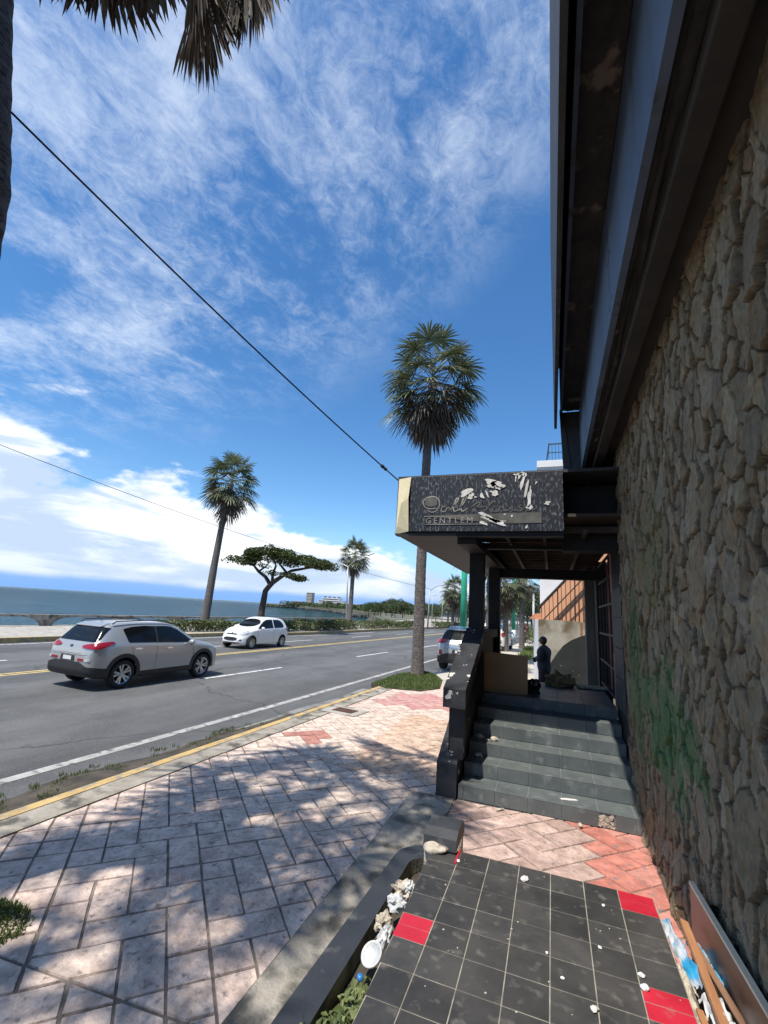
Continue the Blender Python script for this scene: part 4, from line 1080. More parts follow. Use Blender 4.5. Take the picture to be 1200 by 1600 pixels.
for zo in (-1.05,-.55): mb.tube([(-.36+max(0,(-zo-.55)*.9),16.62,2.5+zo+max(0,(-zo-.55))), (1.3,16.62,4.36+zo)], .022, 5)  # solid rods in place of the railing's diagonal shadows on the orange wall
mb.build('rail_shadow_bars', M['wood_dark'], oh)
wb = thing('white_house', 'tall white rendered building rising behind the orange wall', 'building', (4,22,0))
mb = MB(); mb.bx(-.44,9,20,32,0,8.6); mb.build('walls', M['stain_white'], wb)
mb = MB(); mb.bx(-.50,9.05,19.94,32,8.6,8.9); mb.build('parapet', M['stain_white'], wb)
mb = MB()
for x in np.arange(-.1, 6, .75): mb.tube([(x,20.1,8.9),(x+.12,20.1,9.75)], .03, 5)
mb.tube([(0,20.1,9.7),(6,20.1,9.75)], .03, 5); mb.tube([(-.05,20.1,9.3),(6,20.1,9.3)], .02, 5)
for x in np.arange(0,6,.14): mb.tube([(x,20.1,8.9),(x,20.1,9.72)], .008, 4)
mb.build('roof_railing', M['iron'], wb)

# ================================================================== PALMS
def fan_leaf(mb, base, d, pet, R, nb=24, droop=.3, span=130, fold=.25, w=1.0, matp=None):
    d = Vector(d).normalized()
    up = Vector((0,0,1)); s = d.cross(up)
    if s.length < .05: s = Vector((1,0,0))
    s.normalize(); n = s.cross(d).normalized()
    rl = random.uniform(-.5,.5); s, n = s*math.cos(rl)+n*math.sin(rl), n*math.cos(rl)-s*math.sin(rl)
    hub = Vector(base)+d*pet+Vector((0,0,-.12*pet*droop*2))
    mb.tube([base, (Vector(base)+hub)/2+Vector((0,0,.04*pet)), hub], [.018,.014,.010], 4, False)
    for k in range(nb):
        th = rad(-span+2*span*k/(nb-1))+random.uniform(-.03,.03)
        u = d*math.cos(th)+s*math.sin(th)
        L_ = R*(.72+.28*math.cos(th*.6))*random.uniform(.9,1.08)
        tw = (s*math.cos(th)-d*math.sin(th))
        dt = 2*rad(span)/(nb-1)
        pos = []
        for t in (0,.3,.55,.8,1.0):
            p = hub+u*L_*t+n*fold*abs(math.sin(th))*L_*t*.6-Vector((0,0,1))*droop*L_*t*t*(1+.35*(k%3==0))
            pos.append(p)
        ws = [.006, .30*L_*dt*.5, .50*L_*dt*.40, .028*w*R, .0]
        mid = [pos[i]+n*ws[i]*.5 for i in range(5)]
        o_ = len(mb.v)
        for i in range(5):
            mb.v += [tuple(pos[i]-tw*ws[i]), tuple(mid[i]), tuple(pos[i]+tw*ws[i])]
        for i in range(4):
            mb.face((o_+3*i,o_+3*i+1,o_+3*i+4,o_+3*i+3)); mb.face((o_+3*i+1,o_+3*i+2,o_+3*i+5,o_+3*i+4))
def palm_crown(seed, ng=30, nd=34, R=.80, pet=1.0, nb=24):
    random.seed(seed)
    g, dd = MB(), MB()
    for k in range(ng):
        e = rad(84 - 122*((k+.5)/ng)**.62); a = k*2.39996+random.uniform(-.25,.25)
        d = Vector((math.cos(e)*math.cos(a), math.cos(e)*math.sin(a), math.sin(e)))
        z = .45-.75*(k/ng)
        g.cur = 1 if (k < 9 and random.random() < .45) else 0
        fan_leaf(g, (0,0,z), d, pet*random.uniform(.85,1.2)*(1.14 if e > 1 else 1), R*random.uniform(.85,1.12), nb, .12+.30*max(0,math.cos(e)))
    for k in range(nd):
        e = rad(-8-76*((k+.5)/nd)**.8); a = k*2.39996+random.uniform(-.3,.3)
        d = Vector((math.cos(e)*math.cos(a), math.cos(e)*math.sin(a), math.sin(e)))
        fan_leaf(dd, (0,0,-.05-.5*(k/nd)), d, pet*random.uniform(.5,.85), R*random.uniform(.8,1.1), max(12,nb-8), .55, 70, .1)
    return g, dd
def trunk_mb(pts, r0, r1):
    mb = MB(); P = [Vector(p) for p in pts]
    Q = []
    for i in range(len(P)-1):
        seg = max(2, int((P[i+1]-P[i]).length/.12))
        for k in range(seg): Q.append(P[i].lerp(P[i+1], k/seg))
    Q.append(P[-1]); n = len(Q)
    rs = [(r0+(r1-r0)*i/(n-1))*(1+.05*(i%2)+.03*mnoise.noise((i*.7,r0*9,0)))*(1+.35*math.exp(-i*.35)) for i in range(n)]
    mb.tube(Q, rs, 14); return mb
crown_mats = [M['palm_leaf'], M['palm_leaf_yellow']]
cr1 = palm_crown(21, 40, 32, .86, 1.08); cr2 = palm_crown(33, 40, 17, .88, 1.08); cr3 = palm_crown(48, 22, 9, .82, 1.1, 18)
crown_src = []
for g, dd in (cr1, cr2, cr3):
    gm = g.build('crown', crown_mats, fix=False).data; dm = dd.build('dead_fronds', M['palm_dead'], fix=False).data
    crown_src.append((gm, dm))
for o in [o for o in COL.objects if o.name.split('.')[0] in ('crown','dead_fronds')]: bpy.data.objects.remove(o)
def palm(loc, tr, r0, r1, which, label, group, sc=1.0, rz=0., name='palm_tree', tilt=(0,0)):
    t = thing(name, label, 'palm tree', loc, 0, group)
    tm = trunk_mb(tr, r0, r1).build('trunk', M['trunk'], t, smooth=True, world=False)
    top = Vector(tr[-1])
    for nme, me in zip(('crown','dead_fronds'), crown_src[which]):
        o = bpy.data.objects.new(nme, me); COL.objects.link(o); o.parent = t
        o.location = top; o.rotation_euler = (tilt[0],tilt[1],rz); o.scale = (sc,sc,sc)
    return t
random.seed(5)
palm((-4.23,15.2,0), [(0,0,-.1),(-.03,0,3.3),(-.01,0,6.5),(.02,0,8.4),(.10,0,10.65)], .195, .14, 0, 'tallest fan palm with a shaggy brown skirt rising beside the black sign', 'fan palms along the avenue', 1.10, .6)
palm((-22.5,25.7,0), [(0,0,-.1),(.16,0,4.4),(.40,0,8.4),(.68,0,10.4)], .29, .17, 1, 'leaning fan palm by the sea wall left of the umbrella shaped tree', 'fan palms along the avenue', 1.16, 2.2, tilt=(0,.08))
palm((-22.93,51.0,0), [(0,0,-.1),(-.03,0,5.8),(.10,0,8.4)], .29, .2, 1, 'small distant fan palm behind the hedge beside a lamp post', 'fan palms along the avenue', 1.12, 4.0)
near_palm = palm((-4.05,2.0,0), [(0,0,-.1),(-.02,-.33,3),(.05,-.50,5.0),(.05,-.82,6.6),(.05,-1.55,10.0)], .20, .16, 2, 'near fan palm whose dark fronds hang into the top left corner', 'fan palms along the avenue', 1.0, 3.3)
random.seed(19); mb = MB()
for (tx_, ty_, R_) in ((-3.93,2.97,1.15),(-3.05,2.90,1.1),(-4.72,2.25,1.0),(-4.15,2.35,.95),(-5.25,1.9,1.0),(-3.65,2.75,1.0)):
    tip = Vector((tx_,ty_,8.5)); c0 = Vector((-4.0,.45,10.0)); out = Vector((tx_-c0.x, ty_-c0.y, 0)).normalized()
    hub = tip - out*.25 + Vector((0,0,R_*.95))
    mb.tube([c0, (c0+hub)/2+Vector((0,0,.25)), hub], [.02,.016,.012], 5, False)
    for q in range(3): fan_leaf(mb, hub+Vector((random.uniform(-.08,.08),random.uniform(-.08,.08),.1*q)), Vector((out.x*.35+random.uniform(-.15,.15), out.y*.35+random.uniform(-.15,.15), -1)), .06, R_, 22, .05, 42, .05)
o = mb.build('hanging_fronds', M['palm_dead'], near_palm, fix=False)
palm((-4.6,-2.6,0), [(0,0,-.1),(.0,-.2,5),(.1,-.3,11.2)], .2, .16, 2, 'fan palm at the kerb standing behind the viewer', 'fan palms along the avenue', 1.02, 1.0)
# palms seen through the porch and down the avenue
palm((-2.72,22.0,0), [(0,0,-.1),(.03,0,3),(.05,0,5.9)], .20, .15, 2, 'grey palm trunk seen between the two porch posts', 'fan palms along the avenue', 1.1, 1.7)
palm((-2.76,30.0,0), [(0,0,-.1),(.05,0,2.4),(.0,0,4.3)], .17, .14, 0, 'brown skirted palm on the pavement right of the porch posts', 'fan palms along the avenue', .85, .4)
palm((-2.0,34.0,0), [(0,0,-.1),(.05,0,2.4),(.3,0,5.0)], .17, .14, 2, 'second brown palm close behind the green pole on the pavement', 'fan palms along the avenue', .85, 2.4)
palm((-14.2,70.0,0), [(0,0,-.3),(.0,0,3),(.1,0,5.6)], .24, .16, 0, 'ragged palm across the avenue left of the green pole', 'fan palms along the avenue', 1.2, 2.9)
for i, (x, y, h, wh) in enumerate([(-17.2,84,4.6,1),(-19.3,90,5.0,2),(-15.6,98,4.6,1),(-20.5,104,5.6,2),(-17.5,112,5.0,0),(-12.5,92,4.2,2),(-22.5,118,5.5,1),(-9.5,118,6,2),(-13.5,128,6.4,1)]):
    palm((x,y,-.1), [(0,0,-.3),(.1,0,h*.5),(.05,0,h)], .2, .15, wh, 'small distant palm in the row beyond the far kerb', 'distant row of palms', 1.05, i*1.3)

# overhead cables
def cable(name, p, q, sag, r, label, knob=None):
    p, q = Vector(p), Vector(q); n = 40
    pts = [p.lerp(q,i/n)-Vector((0,0,sag*4*(i/n)*(1-i/n))) for i in range(n+1)]
    mb = MB(); mb.tube(pts, r, 6)
    o = mb.build(name, M['cable'], smooth=True); tag(o, label, 'cable')
    if knob:
        k = MB(); i = int(knob*n); k.tube([pts[i], pts[i].lerp(pts[i+1],.35)], r*2.6, 8); k.tube([pts[i].lerp(pts[i+1],.55), pts[i].lerp(pts[i+1],.8)], r*2.4, 8); k.build('clamp', M['cable'], o)
cable('overhead_cable', (-4.06,1.5,5.82), (-2.08,6.25,3.92), .06, .0095, 'thick black cable running from the near palm down to the sign', .90)
cable('overhead_cable', (-38.6,8.7,13.4), (-15.4,60.2,5.2), 1.2, .020, 'thin grey cable slanting across the sky to the far lamp post')

# ================================================================== TREES, HEDGES
def leaf_cloud(mb, c, s, n, size, flat=.0, mb2=None):
    c = Vector(c)
    for _ in range(n):
        while True:
            p = Vector((random.uniform(-1,1),random.uniform(-1,1),random.uniform(-1,1)))
            if p.length < 1: break
        if random.random() < .6: p = p.normalized()*random.uniform(.75,1.02)
        k = 1+.25*mnoise.noise(p*2+c)
        q = c+Vector((p.x*s[0]*k,p.y*s[1]*k,p.z*s[2]*k))
        nn = Vector((random.gauss(0,1),random.gauss(0,1),random.gauss(0,.6)+.9+flat))
        leaf_quad(mb, q, nn, size*random.uniform(.7,1.3), random.uniform(0,6.28), .6)
at_ = thing('sea_almond_tree', 'dark tree with a bent trunk and flat wide umbrella crown by the sea', 'tree', (-23,33,0))
mb = MB()
mb.tube([(-23,33,-.1),(-23.05,33,1.2),(-22.95,33,2.4),(-22.9,33,3.0),(-22.5,33,3.5),(-22.2,33,3.8)], [.34,.28,.25,.23,.22,.2], 10)
mb.tube([(-22.45,33,3.5),(-23.0,32.9,4.2),(-23.6,32.7,4.6),(-24.1,32.6,5.1),(-25.0,32.5,5.3)], [.18,.16,.13,.10,.05], 8)
mb.tube([(-22.3,33,3.7),(-22.5,33.2,4.4),(-22.4,33.4,5.2),(-22.9,33.6,5.9)], [.15,.12,.09,.05], 8)
mb.tube([(-22.25,33,3.75),(-21.4,33,4.3),(-20.6,33.1,4.8),(-19.0,33.2,5.1),(-17.3,33.2,5.2)], [.22,.17,.13,.09,.04], 8)
mb.tube([(-21.2,33,4.4),(-20.6,33.4,4.1),(-19.8,33.6,4.2)], [.10,.07,.03], 6)
mb.tube([(-21.0,33,4.6),(-21.2,32.2,5.2),(-20.8,31.6,5.7)], [.11,.08,.04], 6)
mb.tube([(-23.6,32.7,4.6),(-23.5,33.6,5.2),(-23.8,34.4,5.7)], [.09,.07,.03], 6)
mb.build('trunk', M['bark'], at_, smooth=True)
mb = MB(); random.seed(91)
for (x,z,a,h,n) in [(-25.4,5.55,.8,.30,150),(-24.6,5.9,.9,.35,190),(-23.8,6.1,.9,.40,210),(-22.9,6.25,1.0,.42,260),(-22.0,6.2,1.0,.45,280),(-21.0,6.0,1.1,.45,280),(-20.0,5.75,1.0,.42,280),(-18.9,5.6,1.0,.45,300),(-17.9,5.45,.9,.45,260),(-17.1,5.3,.55,.35,130),(-22.9,5.6,.5,.22,60),(-21.4,5.5,.8,.25,110),(-20.3,4.25,.55,.25,90),(-19.4,4.15,.5,.22,80),(-21.3,4.5,.35,.2,40),(-24.4,5.35,.5,.2,50),(-25.9,5.4,.3,.2,30)]:
    for _ in range(3): leaf_cloud(mb, (x+random.uniform(-.3,.3),33+random.uniform(-1.6,1.6),z+random.uniform(-.12,.12)), (a*.72,1.0,h), int(n*1.5), .20, .3)
mb.build('crown', M['leaf'], at_, fix=False)
def hedge(label, pts, w, h, n, seed):
    random.seed(seed); mb = MB()
    t = thing('hedge', label, 'hedge', (pts[0][0],pts[0][1],0), 0, 'hedges along the promenade')
    stems = MB()
    for (a, b_) in zip(pts, pts[1:]):
        L_ = math.hypot(b_[0]-a[0], b_[1]-a[1]); m = int(n*L_)
        for _ in range(m):
            u = random.random(); x = a[0]+(b_[0]-a[0])*u+random.uniform(-w,w)*.5; y = a[1]+(b_[1]-a[1])*u+random.uniform(-w,w)*.5
            hh = h*(.75+.35*mnoise.noise((x*.7,y*.7,seed)))
            z = hh*(1-random.random()**2)
            leaf_quad(mb, Vector((x,y,z+.05)), Vector((random.gauss(0,1),random.gauss(0,1),random.gauss(.6,.6))), random.uniform(.14,.26), random.uniform(0,6.28), .5)
        for k in range(int(L_/.4)):
            u = (k+.5)/max(1,int(L_/.4)); x = a[0]+(b_[0]-a[0])*u; y = a[1]+(b_[1]-a[1])*u
            stems.tube([(x,y,-.02),(x+random.uniform(-.1,.1),y,h*.7)], [.03,.015], 5)
    mb.build('foliage', M['hedge'], t, fix=False)
hedge('short leafy hedge at the foot of the leaning palm', [(-21.6,21.6),(-20.9,24.5),(-20.6,27.5)], 1.2, .75, 430, 3)
hedge('long leafy hedge behind the white hatchback', [(-19.5,29.6),(-18.6,34),(-18.4,42)], 1.5, .95, 430, 4)
hedge('far end hedge beside the distant lamp post', [(-18.2,43.5),(-17.9,52),(-17.2,60)], 1.6, .9, 300, 5)
hedge('low hedge across the avenue beyond the parked car', [(-15.6,64),(-14.2,80)], 1.6, .9, 180, 6)
hedge('small bushes on the verge beside the white return wall', [(-1.5,40),(-1.2,48)], 1.2, 1.1, 120, 7)
hedge('yellowish shrub on the verge near the poster stand', [(-2.4,50),(-1.6,56)], 1.4, 1.5, 110, 8)
mb = MB(); random.seed(2)
for _ in range(900): blades(mb, random.uniform(-1.75,-.95), random.uniform(25,36), 0, 1, .02, .22, .02, .7)
tag(mb.build('verge_grass', M['grass'], fix=False), 'green verge beside the pavement beyond the porch', 'grass', kind='stuff')

tree_src = []
def make_tree(seed, h, w, n, size):
    random.seed(seed); tr = MB(); cr = MB()
    tr.tube([(0,0,-.5),(.1,0,h*.3),(-.05,.1,h*.6)], [.03*h,.024*h,.014*h], 7)
    for k in range(7):
        a = k*2.4; r = w*random.uniform(.25,.62); z = h*random.uniform(.55,.88)
        c = (r*math.cos(a), r*math.sin(a), z)
        tr.tube([(0,0,h*random.uniform(.3,.5)), (c[0]*.6,c[1]*.6,z*.85), c], [.012*h,.008*h,.003*h], 5)
        s = w*random.uniform(.34,.5)
        leaf_cloud(cr, c, (s,s,s*.7), n//8, size)
    leaf_cloud(cr, (0,0,h*.82), (w*.5,w*.5,h*.2), n//6, size)
    return tr, cr
for k, (s_, h, w, n, sz_) in enumerate(((61,7,3.6,1500,.42),(62,8,3.0,1500,.40),(63,6,3.8,1400,.45))):
    tr, cr = make_tree(s_, h, w, n, sz_)
    a = tr.build('trunk', M['bark'], smooth=True); b_ = cr.build('crown', M['leaf_far'], fix=False)
    tree_src.append((a.data, b_.data)); bpy.data.objects.remove(a); bpy.data.objects.remove(b_)
def tree(x, y, z, k, sc, rz, label, group):
    t = thing('broadleaf_tree', label, 'tree', (x,y,z), rz, group)
    for nme, me in zip(('trunk','crown'), tree_src[k]):
        o = bpy.data.objects.new(nme, me); COL.objects.link(o); o.parent = t; o.scale = (sc,sc,sc)
random.seed(77)
i = 0
for (x0,y0,x1,y1,n,s0,s1) in ((-62,150,-24,165,15,.62,.85),(-30,120,-12,150,9,.6,.85),(-75,190,-20,200,14,.8,1.05),(-110,300,-50,280,14,1.0,1.4),(-10,150,6,170,6,1.0,1.3)):
    for k in range(n):
        u = (k+random.uniform(.1,.9))/n
        tree(x0+(x1-x0)*u, y0+(y1-y0)*u+random.uniform(-4,4), -.3, random.randrange(3), random.uniform(s0,s1), random.uniform(0,6), 'green tree in the distant belt beyond the bay', 'trees along the far shore')
for x, y, k, sc in ((-2.3,62,0,.8),(-.6,66,1,.85),(-3.4,74,2,.8),(1.5,72,0,.95)):
    tree(x, y, 0, k, sc, x, 'dense green tree over the pavement right of the poster stand', 'trees behind the pavement')

# lamp posts and poles
def street_lamp(loc, h, arm, label, two=True, sc=1.0, lean=0.):
    t = thing('street_lamp', label, 'street lamp', loc, 0, 'street lamps')
    mb = MB(); mb.tube([(0,0,-.1),(lean*.5,0,h*.5),(lean,0,h)], [.10*sc,.08*sc,.055*sc], 8); mb.build('pole', M['steel'], t, world=False, smooth=True)
    for (dx, dz) in arm:
        m2 = MB(); m2.tube([(lean,0,h-.1),(lean+dx*.4,0,h+dz*.7),(lean+dx*.8,0,h+dz)], [.045*sc,.04*sc,.03*sc], 6); a = m2.build('arm', M['steel'], t, world=False)
        m3 = MB(); m3.box((lean+dx*.95,0,h+dz*1.02), (abs(dx)*.32,.22,.10), Matrix.Rotation(-math.atan2(dz*.2,dx*.3),3,'Y') if dx>0 else None, .03); m3.build('lamp_head', M['steel'], t, world=False)
street_lamp((-22.43,49,0), 6.9, ((3.0,1.4),(-1.5,.25)), 'leaning grey street lamp with two arms beside the small palm', True, 1.2, -.35)
street_lamp((-15.54,60,0), 5.0, ((1.9,.75),), 'grey curved street lamp right of the big palm trunk', False, 1.1, .1)
for i, (x, y, h) in enumerate(((-20,88,5.5),(-27.5,110,6.0),(-6.2,92,7))): street_lamp((x,y,0), h, ((1.2,.4),), 'thin distant grey lamp post among the trees', False, 1., 0)
def green_pole(loc, h, r, label):
    t = thing('green_pole', label, 'pole', loc, 0, 'green painted poles')
    mb = MB(); mb.tube([(0,0,.95),(0,0,h*.5),(0,0,h)], [r,r*.9,r*.72], 12); mb.build('shaft', M['pole_green'], t, world=False, smooth=True)
    mb = MB(); mb.tube([(0,0,-.1),(0,0,.95)], [r*1.08,r*1.04], 12); mb.build('base_band', M['pole_white'], t, world=False, smooth=True)
    mb = MB(); mb.tube([(0,0,.55),(.0,-r*1.12,.55)], .06, 8); mb.build('hatch_disc', M['bldg_glass'], t, world=False)
    mb = MB(); mb.tube([(0,0,h-.2),(-.6,0,h+.4),(-1.6,0,h+.5)], [.05,.04,.03], 6); mb.build('arm', M['pole_green'], t, world=False)
green_pole((-4.68,26,0), 7.0, .19, 'nearer green pole with white base behind the parked silver car')
green_pole((-3.36,45,0), 8.0, .17, 'farther green pole on the pavement right of the porch posts')
mb = MB(); mb.tube([(-1.85,52,-.1),(-1.8,52,5.0)], [.13,.10], 8); tag(mb.build('concrete_pole', M['bldg_white'], smooth=True), 'pale concrete pole standing before the dense trees', 'pole')
ad = thing('poster_stand', 'dark advertising stand with an orange figure poster on the pavement', 'poster stand', (-2.25,42,0))
mb = MB(); mb.bx(-2.62,-1.90,42,42.14,.30,1.66,.02); mb.bx(-2.4,-2.1,42.02,42.12,-.05,.31); mb.build('frame', M['iron'], ad)
pm_ = pm('poster_print', (.03,.03,.04), (.45,.16,.07), 2.6, 3, .3, lo=.5, hi=.6)
mb = MB(); mb.bx(-2.56,-1.96,41.985,41.999,.40,1.58); mb.build('poster', pm_, ad)

# sea wall along the promenade: beam on arched legs
sw = thing('sea_wall', 'low concrete balustrade with arched openings along the promenade', 'balustrade', (-26.8,24,0))
def wx(y): return -27.35+.04*(y-5) if y < 30 else -26.35
ends = [8.8+4.6*k-13.8 for k in range(15)]
mb = MB()
for a, b_ in zip(ends, ends[1:]):
    mb.add([(wx(a)+dx,a,z) for dx in (-.16,.16) for z in (.50,.62)]+[(wx(b_)+dx,b_,z) for dx in (-.16,.16) for z in (.50,.62)], [(0,1,5,4),(2,6,7,3),(1,3,7,5),(0,4,6,2)])
mb.build('top_beam', M['concrete_dirty'], sw)
for y in ends:
    pr = [(y-.28,-.02),(y+.28,-.02),(y+.34,.16),(y+.55,.34),(y+.95,.46),(y+1.3,.499),(y-1.3,.499),(y-.95,.46),(y-.55,.34),(y-.34,.16)]
    mb = MB(); mb.prism(pr, 'x', wx(y)-.13, wx(y)+.13); mb.build('arched_leg', M['concrete_dirty'], sw)

# ================================================================== CARS
def pchip(xs, ys, x):
    xs = np.array(xs, float); ys = np.array(ys, float)
    h = np.diff(xs); dl = np.diff(ys)/h; n = len(xs); d = np.zeros(n)
    for i in range(1, n-1):
        if dl[i-1]*dl[i] > 0:
            w1, w2 = 2*h[i]+h[i-1], h[i]+2*h[i-1]; d[i] = (w1+w2)/(w1/dl[i-1]+w2/dl[i])
    d[0], d[-1] = dl[0], dl[-1]
    x = np.clip(x, xs[0], xs[-1]); k = np.clip(np.searchsorted(xs, x)-1, 0, n-2); t = (x-xs[k])/h[k]
    return (2*t**3-3*t**2+1)*ys[k]+(t**3-2*t**2+t)*h[k]*d[k]+(-2*t**3+3*t**2)*ys[k+1]+(t**3-t**2)*h[k]*d[k+1]
def chaikin(P, it=2):
    for _ in range(it):
        n = len(P); Q = []
        for i in range(n):
            a, b_ = P[i], P[(i+1)%n]
            Q += [(a[0]*.75+b_[0]*.25, a[1]*.75+b_[1]*.25),(a[0]*.25+b_[0]*.75, a[1]*.25+b_[1]*.75)]
        P = Q
    return P
class Car:
    """car in its own frame: y forward, z up, origin on the ground midway between the axles"""
    def __init__(s, sp, root, paint):
        s.sp = sp; s.root = root; s.paint = paint; s.make_body()
    def make_body(s):
        sp = s.sp; y0, y1 = sp['y0'], sp['y1']
        t = np.linspace(0, 1, 90); ys = y0+(y1-y0)*(.5-.5*np.cos(PI*t))*.55 + (y1-y0)*t*.45
        g = lambda k: pchip(*zip(*sp[k]), ys)
        top, belt, wb, wr, zb, ws = g('top'), g('belt'), g('wbelt'), g('wroof'), g('bottom'), g('wsill')
        rows = []
        for i in range(len(ys)):
            b_ = min(belt[i], top[i]-.02); h = top[i]-b_
            zl_ = zb[i]+.10; zm = zl_+(b_-zl_)*.55
            wm = max(wb[i], ws[i])*1.012
            half = [(0,zb[i]),(ws[i]*.6,zb[i]),(ws[i]*.97,zb[i]+.01),(ws[i],zl_),(wm,zm),(wb[i]*1.0,b_-.06),(wb[i]*.985,b_),
                    (wb[i]+(wr[i]-wb[i])*.5,b_+h*.5),(wr[i]+.02,b_+h*.88),(wr[i]*.90,b_+h*.985),(wr[i]*.5,top[i]+.004),(0,top[i]+.01)]
            P = half
            for _ in range(2):
                Q = [P[0]]
                for a, c in zip(P, P[1:]): Q += [(a[0]*.8+c[0]*.2,a[1]*.8+c[1]*.2),(a[0]*.2+c[0]*.8,a[1]*.2+c[1]*.8)]
                P = Q+[P[-1]]
            ring = [(x,ys[i],z) for x,z in P] + [(-x,ys[i],z) for x,z in reversed(P[1:-1])]
            rows.append(ring)
        mb = MB(); m = len(rows[0])
        for r in rows: mb.v += r
        for i in range(len(rows)-1):
            for k in range(m): mb.face((i*m+k, i*m+(k+1)%m, (i+1)*m+(k+1)%m, (i+1)*m+k))
        mb.face(list(range(m))); mb.face([(len(rows)-1)*m+k for k in range(m)])
        o = mb.build('body', s.paint, s.root, smooth=True, world=False)
        bm = bmesh.new(); bm.from_mesh(o.data); s.bvh = BVHTree.FromBMesh(bm); bm.free()
        # wheel housings
        cm = MB(); r = sp['r']*1.16
        for ya in (sp['ra'], sp['fa']):
            for sg in (-1,1):
                xa, xb = sorted((sg*.48, sg*1.3))
                prof = [(0,xa),(r,xa),(r,xb),(0,xb)]
                c2 = MB(); c2.lathe(prof, (0,ya,sp['r']+.02), 40, ax='x')
                cm.add(c2.v, c2.f)
        co = cm.build('cut', s.paint)
        md = o.modifiers.new('b', 'BOOLEAN'); md.object = co; md.operation = 'DIFFERENCE'; md.solver = 'EXACT'
        dg = bpy.context.evaluated_depsgraph_get(); me = bpy.data.meshes.new_from_object(o.evaluated_get(dg))
        o.modifiers.clear(); o.data = me; bpy.data.objects.remove(co)
        me.materials.clear(); me.materials.append(s.paint); me.materials.append(M['black_plastic'])
        for p in me.polygons:
            c = p.center; p.material_index = 0
            for ya in (sp['ra'], sp['fa']):
                if math.hypot(c.y-ya, c.z-sp['r']-.02) < r*1.01: p.material_index = 1
            if p.normal.z < -.8 and c.z < .45: p.material_index = 1
        me.polygons.foreach_set('use_smooth', [True]*len(me.polygons))
        bm = bmesh.new(); bm.from_mesh(me)
        for e in bm.edges:
            if len(e.link_faces) == 2 and e.calc_face_angle(0) > rad(38): e.smooth = False
        bm.to_mesh(me); bm.free(); me.name = 'body'; s.body = o
    def patch(s, name, poly, d, mat, th=.012, off=.003, rnd=0, parent=None, step=.05, sink=.02):
        """raised panel lying on the bodywork: poly in the plane across direction d"""
        if rnd: poly = chaikin(poly, rnd)
        d = Vector(d).normalized(); up = Vector((0,0,1)) if abs(d.z) < .9 else Vector((0,1,0))
        a = up.cross(d).normalized() if abs(d.z) < .9 else Vector((1,0,0)); b_ = up - d*up.dot(d); b_.normalize()
        if d.x > .5: a = Vector((0,1,0)) if abs(d.y) < .3 else a
        if d.x < -.5: a = Vector((0,1,0)) if abs(d.y) < .3 else a
        if abs(d.y) > .9: a = Vector((1,0,0))
        xs = [p[0] for p in poly]; zs = [p[1] for p in poly]
        vs = [Vector(p) for p in poly]; n = len(vs); dense = []
        for i in range(n):
            p, q = vs[i], vs[(i+1)%n]; k = max(1, int((q-p).length/step))
            dense += [p.lerp(q, j/k) for j in range(k)]
        nb_ = len(dense); pts = list(dense); x = min(xs)+step*.5
        while x < max(xs):
            z = min(zs)+step*.5
            while z < max(zs):
                if inpoly(x, z, poly): pts.append(Vector((x,z)))
                z += step
            x += step
        V, E_, Fc, _, _, _ = delaunay_2d_cdt(pts, [(i,(i+1)%nb_) for i in range(nb_)], [], 1, 1e-6)
        outv, inv = [], []
        for p in V:
            o_ = a*p.x + b_*p.y + Vector((0,0,0)) - d*4.0
            hit, nn, _, _ = s.bvh.ray_cast(o_, d)
            if hit is None: hit, nn, _, _ = s.bvh.find_nearest(a*p.x+b_*p.y-d*.9)
            if nn.dot(d) > 0: nn = -nn
            outv.append(hit + nn*(off+th)); inv.append(hit - nn*sink)
        k = len(outv); mb = MB(); fs = [tuple(f) for f in Fc]
        cnt = {}
        for f in fs:
            for i in range(len(f)): e = (f[i], f[(i+1)%len(f)]); cnt[e] = 1
        sides = [(e[0], e[1], e[1]+k, e[0]+k) for e in cnt if (e[1],e[0]) not in cnt]
        mb.add(outv+inv, fs+sides)
        o = mb.build(name, mat, parent or s.root, world=False); add_smooth_angle(o, 40); return o
    def both(s, name, poly, mat, **k):
        return [s.patch(name, poly, (sg,0,0), mat, **k) for sg in (-1,1)]
    def wheels(s, spokes=10, double=True):
        sp = s.sp; r, w = sp['r'], sp['tw']; src = None
        T = MB(); rr = r*.70
        T.lathe([(rr,-w*.45),(r*.93,-w*.5),(r*.985,-w*.38),(r,-w*.2),(r,w*.2),(r*.985,w*.38),(r*.93,w*.5),(rr,w*.45),(rr,-w*.45)], (0,0,0), 36, ax='x')
        R = MB(); R.lathe([(rr*.90,-w*.3),(rr*.93,w*.40),(rr*1.0,w*.46),(rr*1.02,w*.42),(rr*1.02,-w*.40),(rr*.90,-w*.3)], (0,0,0), 36, ax='x')
        R.lathe([(0,w*.36),(rr*.16,w*.36),(rr*.2,w*.28),(rr*.2,0),(0,0)], (0,0,0), 20, ax='x')
        D = MB(); D.lathe([(0,w*.02),(rr*.92,w*.02),(rr*.92,-.01),(0,-.01)], (0,0,0), 28, ax='x')
        for k in range(spokes):
            a = 2*PI*k/spokes + (.11 if k%2 else -.11)*(1 if double else 0)
            p0, p1 = rr*.14, rr*.95
            c, s_ = math.cos(a), math.sin(a); tx, ty = -s_, c
            wa, wb_ = rr*.075, rr*.10
            vs = []
            for (q, ww, h0, h1) in ((p0,wa,w*.16,w*.30),(p1,wb_,w*.26,w*.42)):
                for sg in (-1,1):
                    for h in (h0,h1): vs.append((h, c*q+tx*ww*sg, s_*q+ty*ww*sg))
            R.add(vs, [(0,1,3,2),(4,6,7,5),(0,2,6,4),(1,5,7,3),(0,4,5,1),(2,3,7,6)])
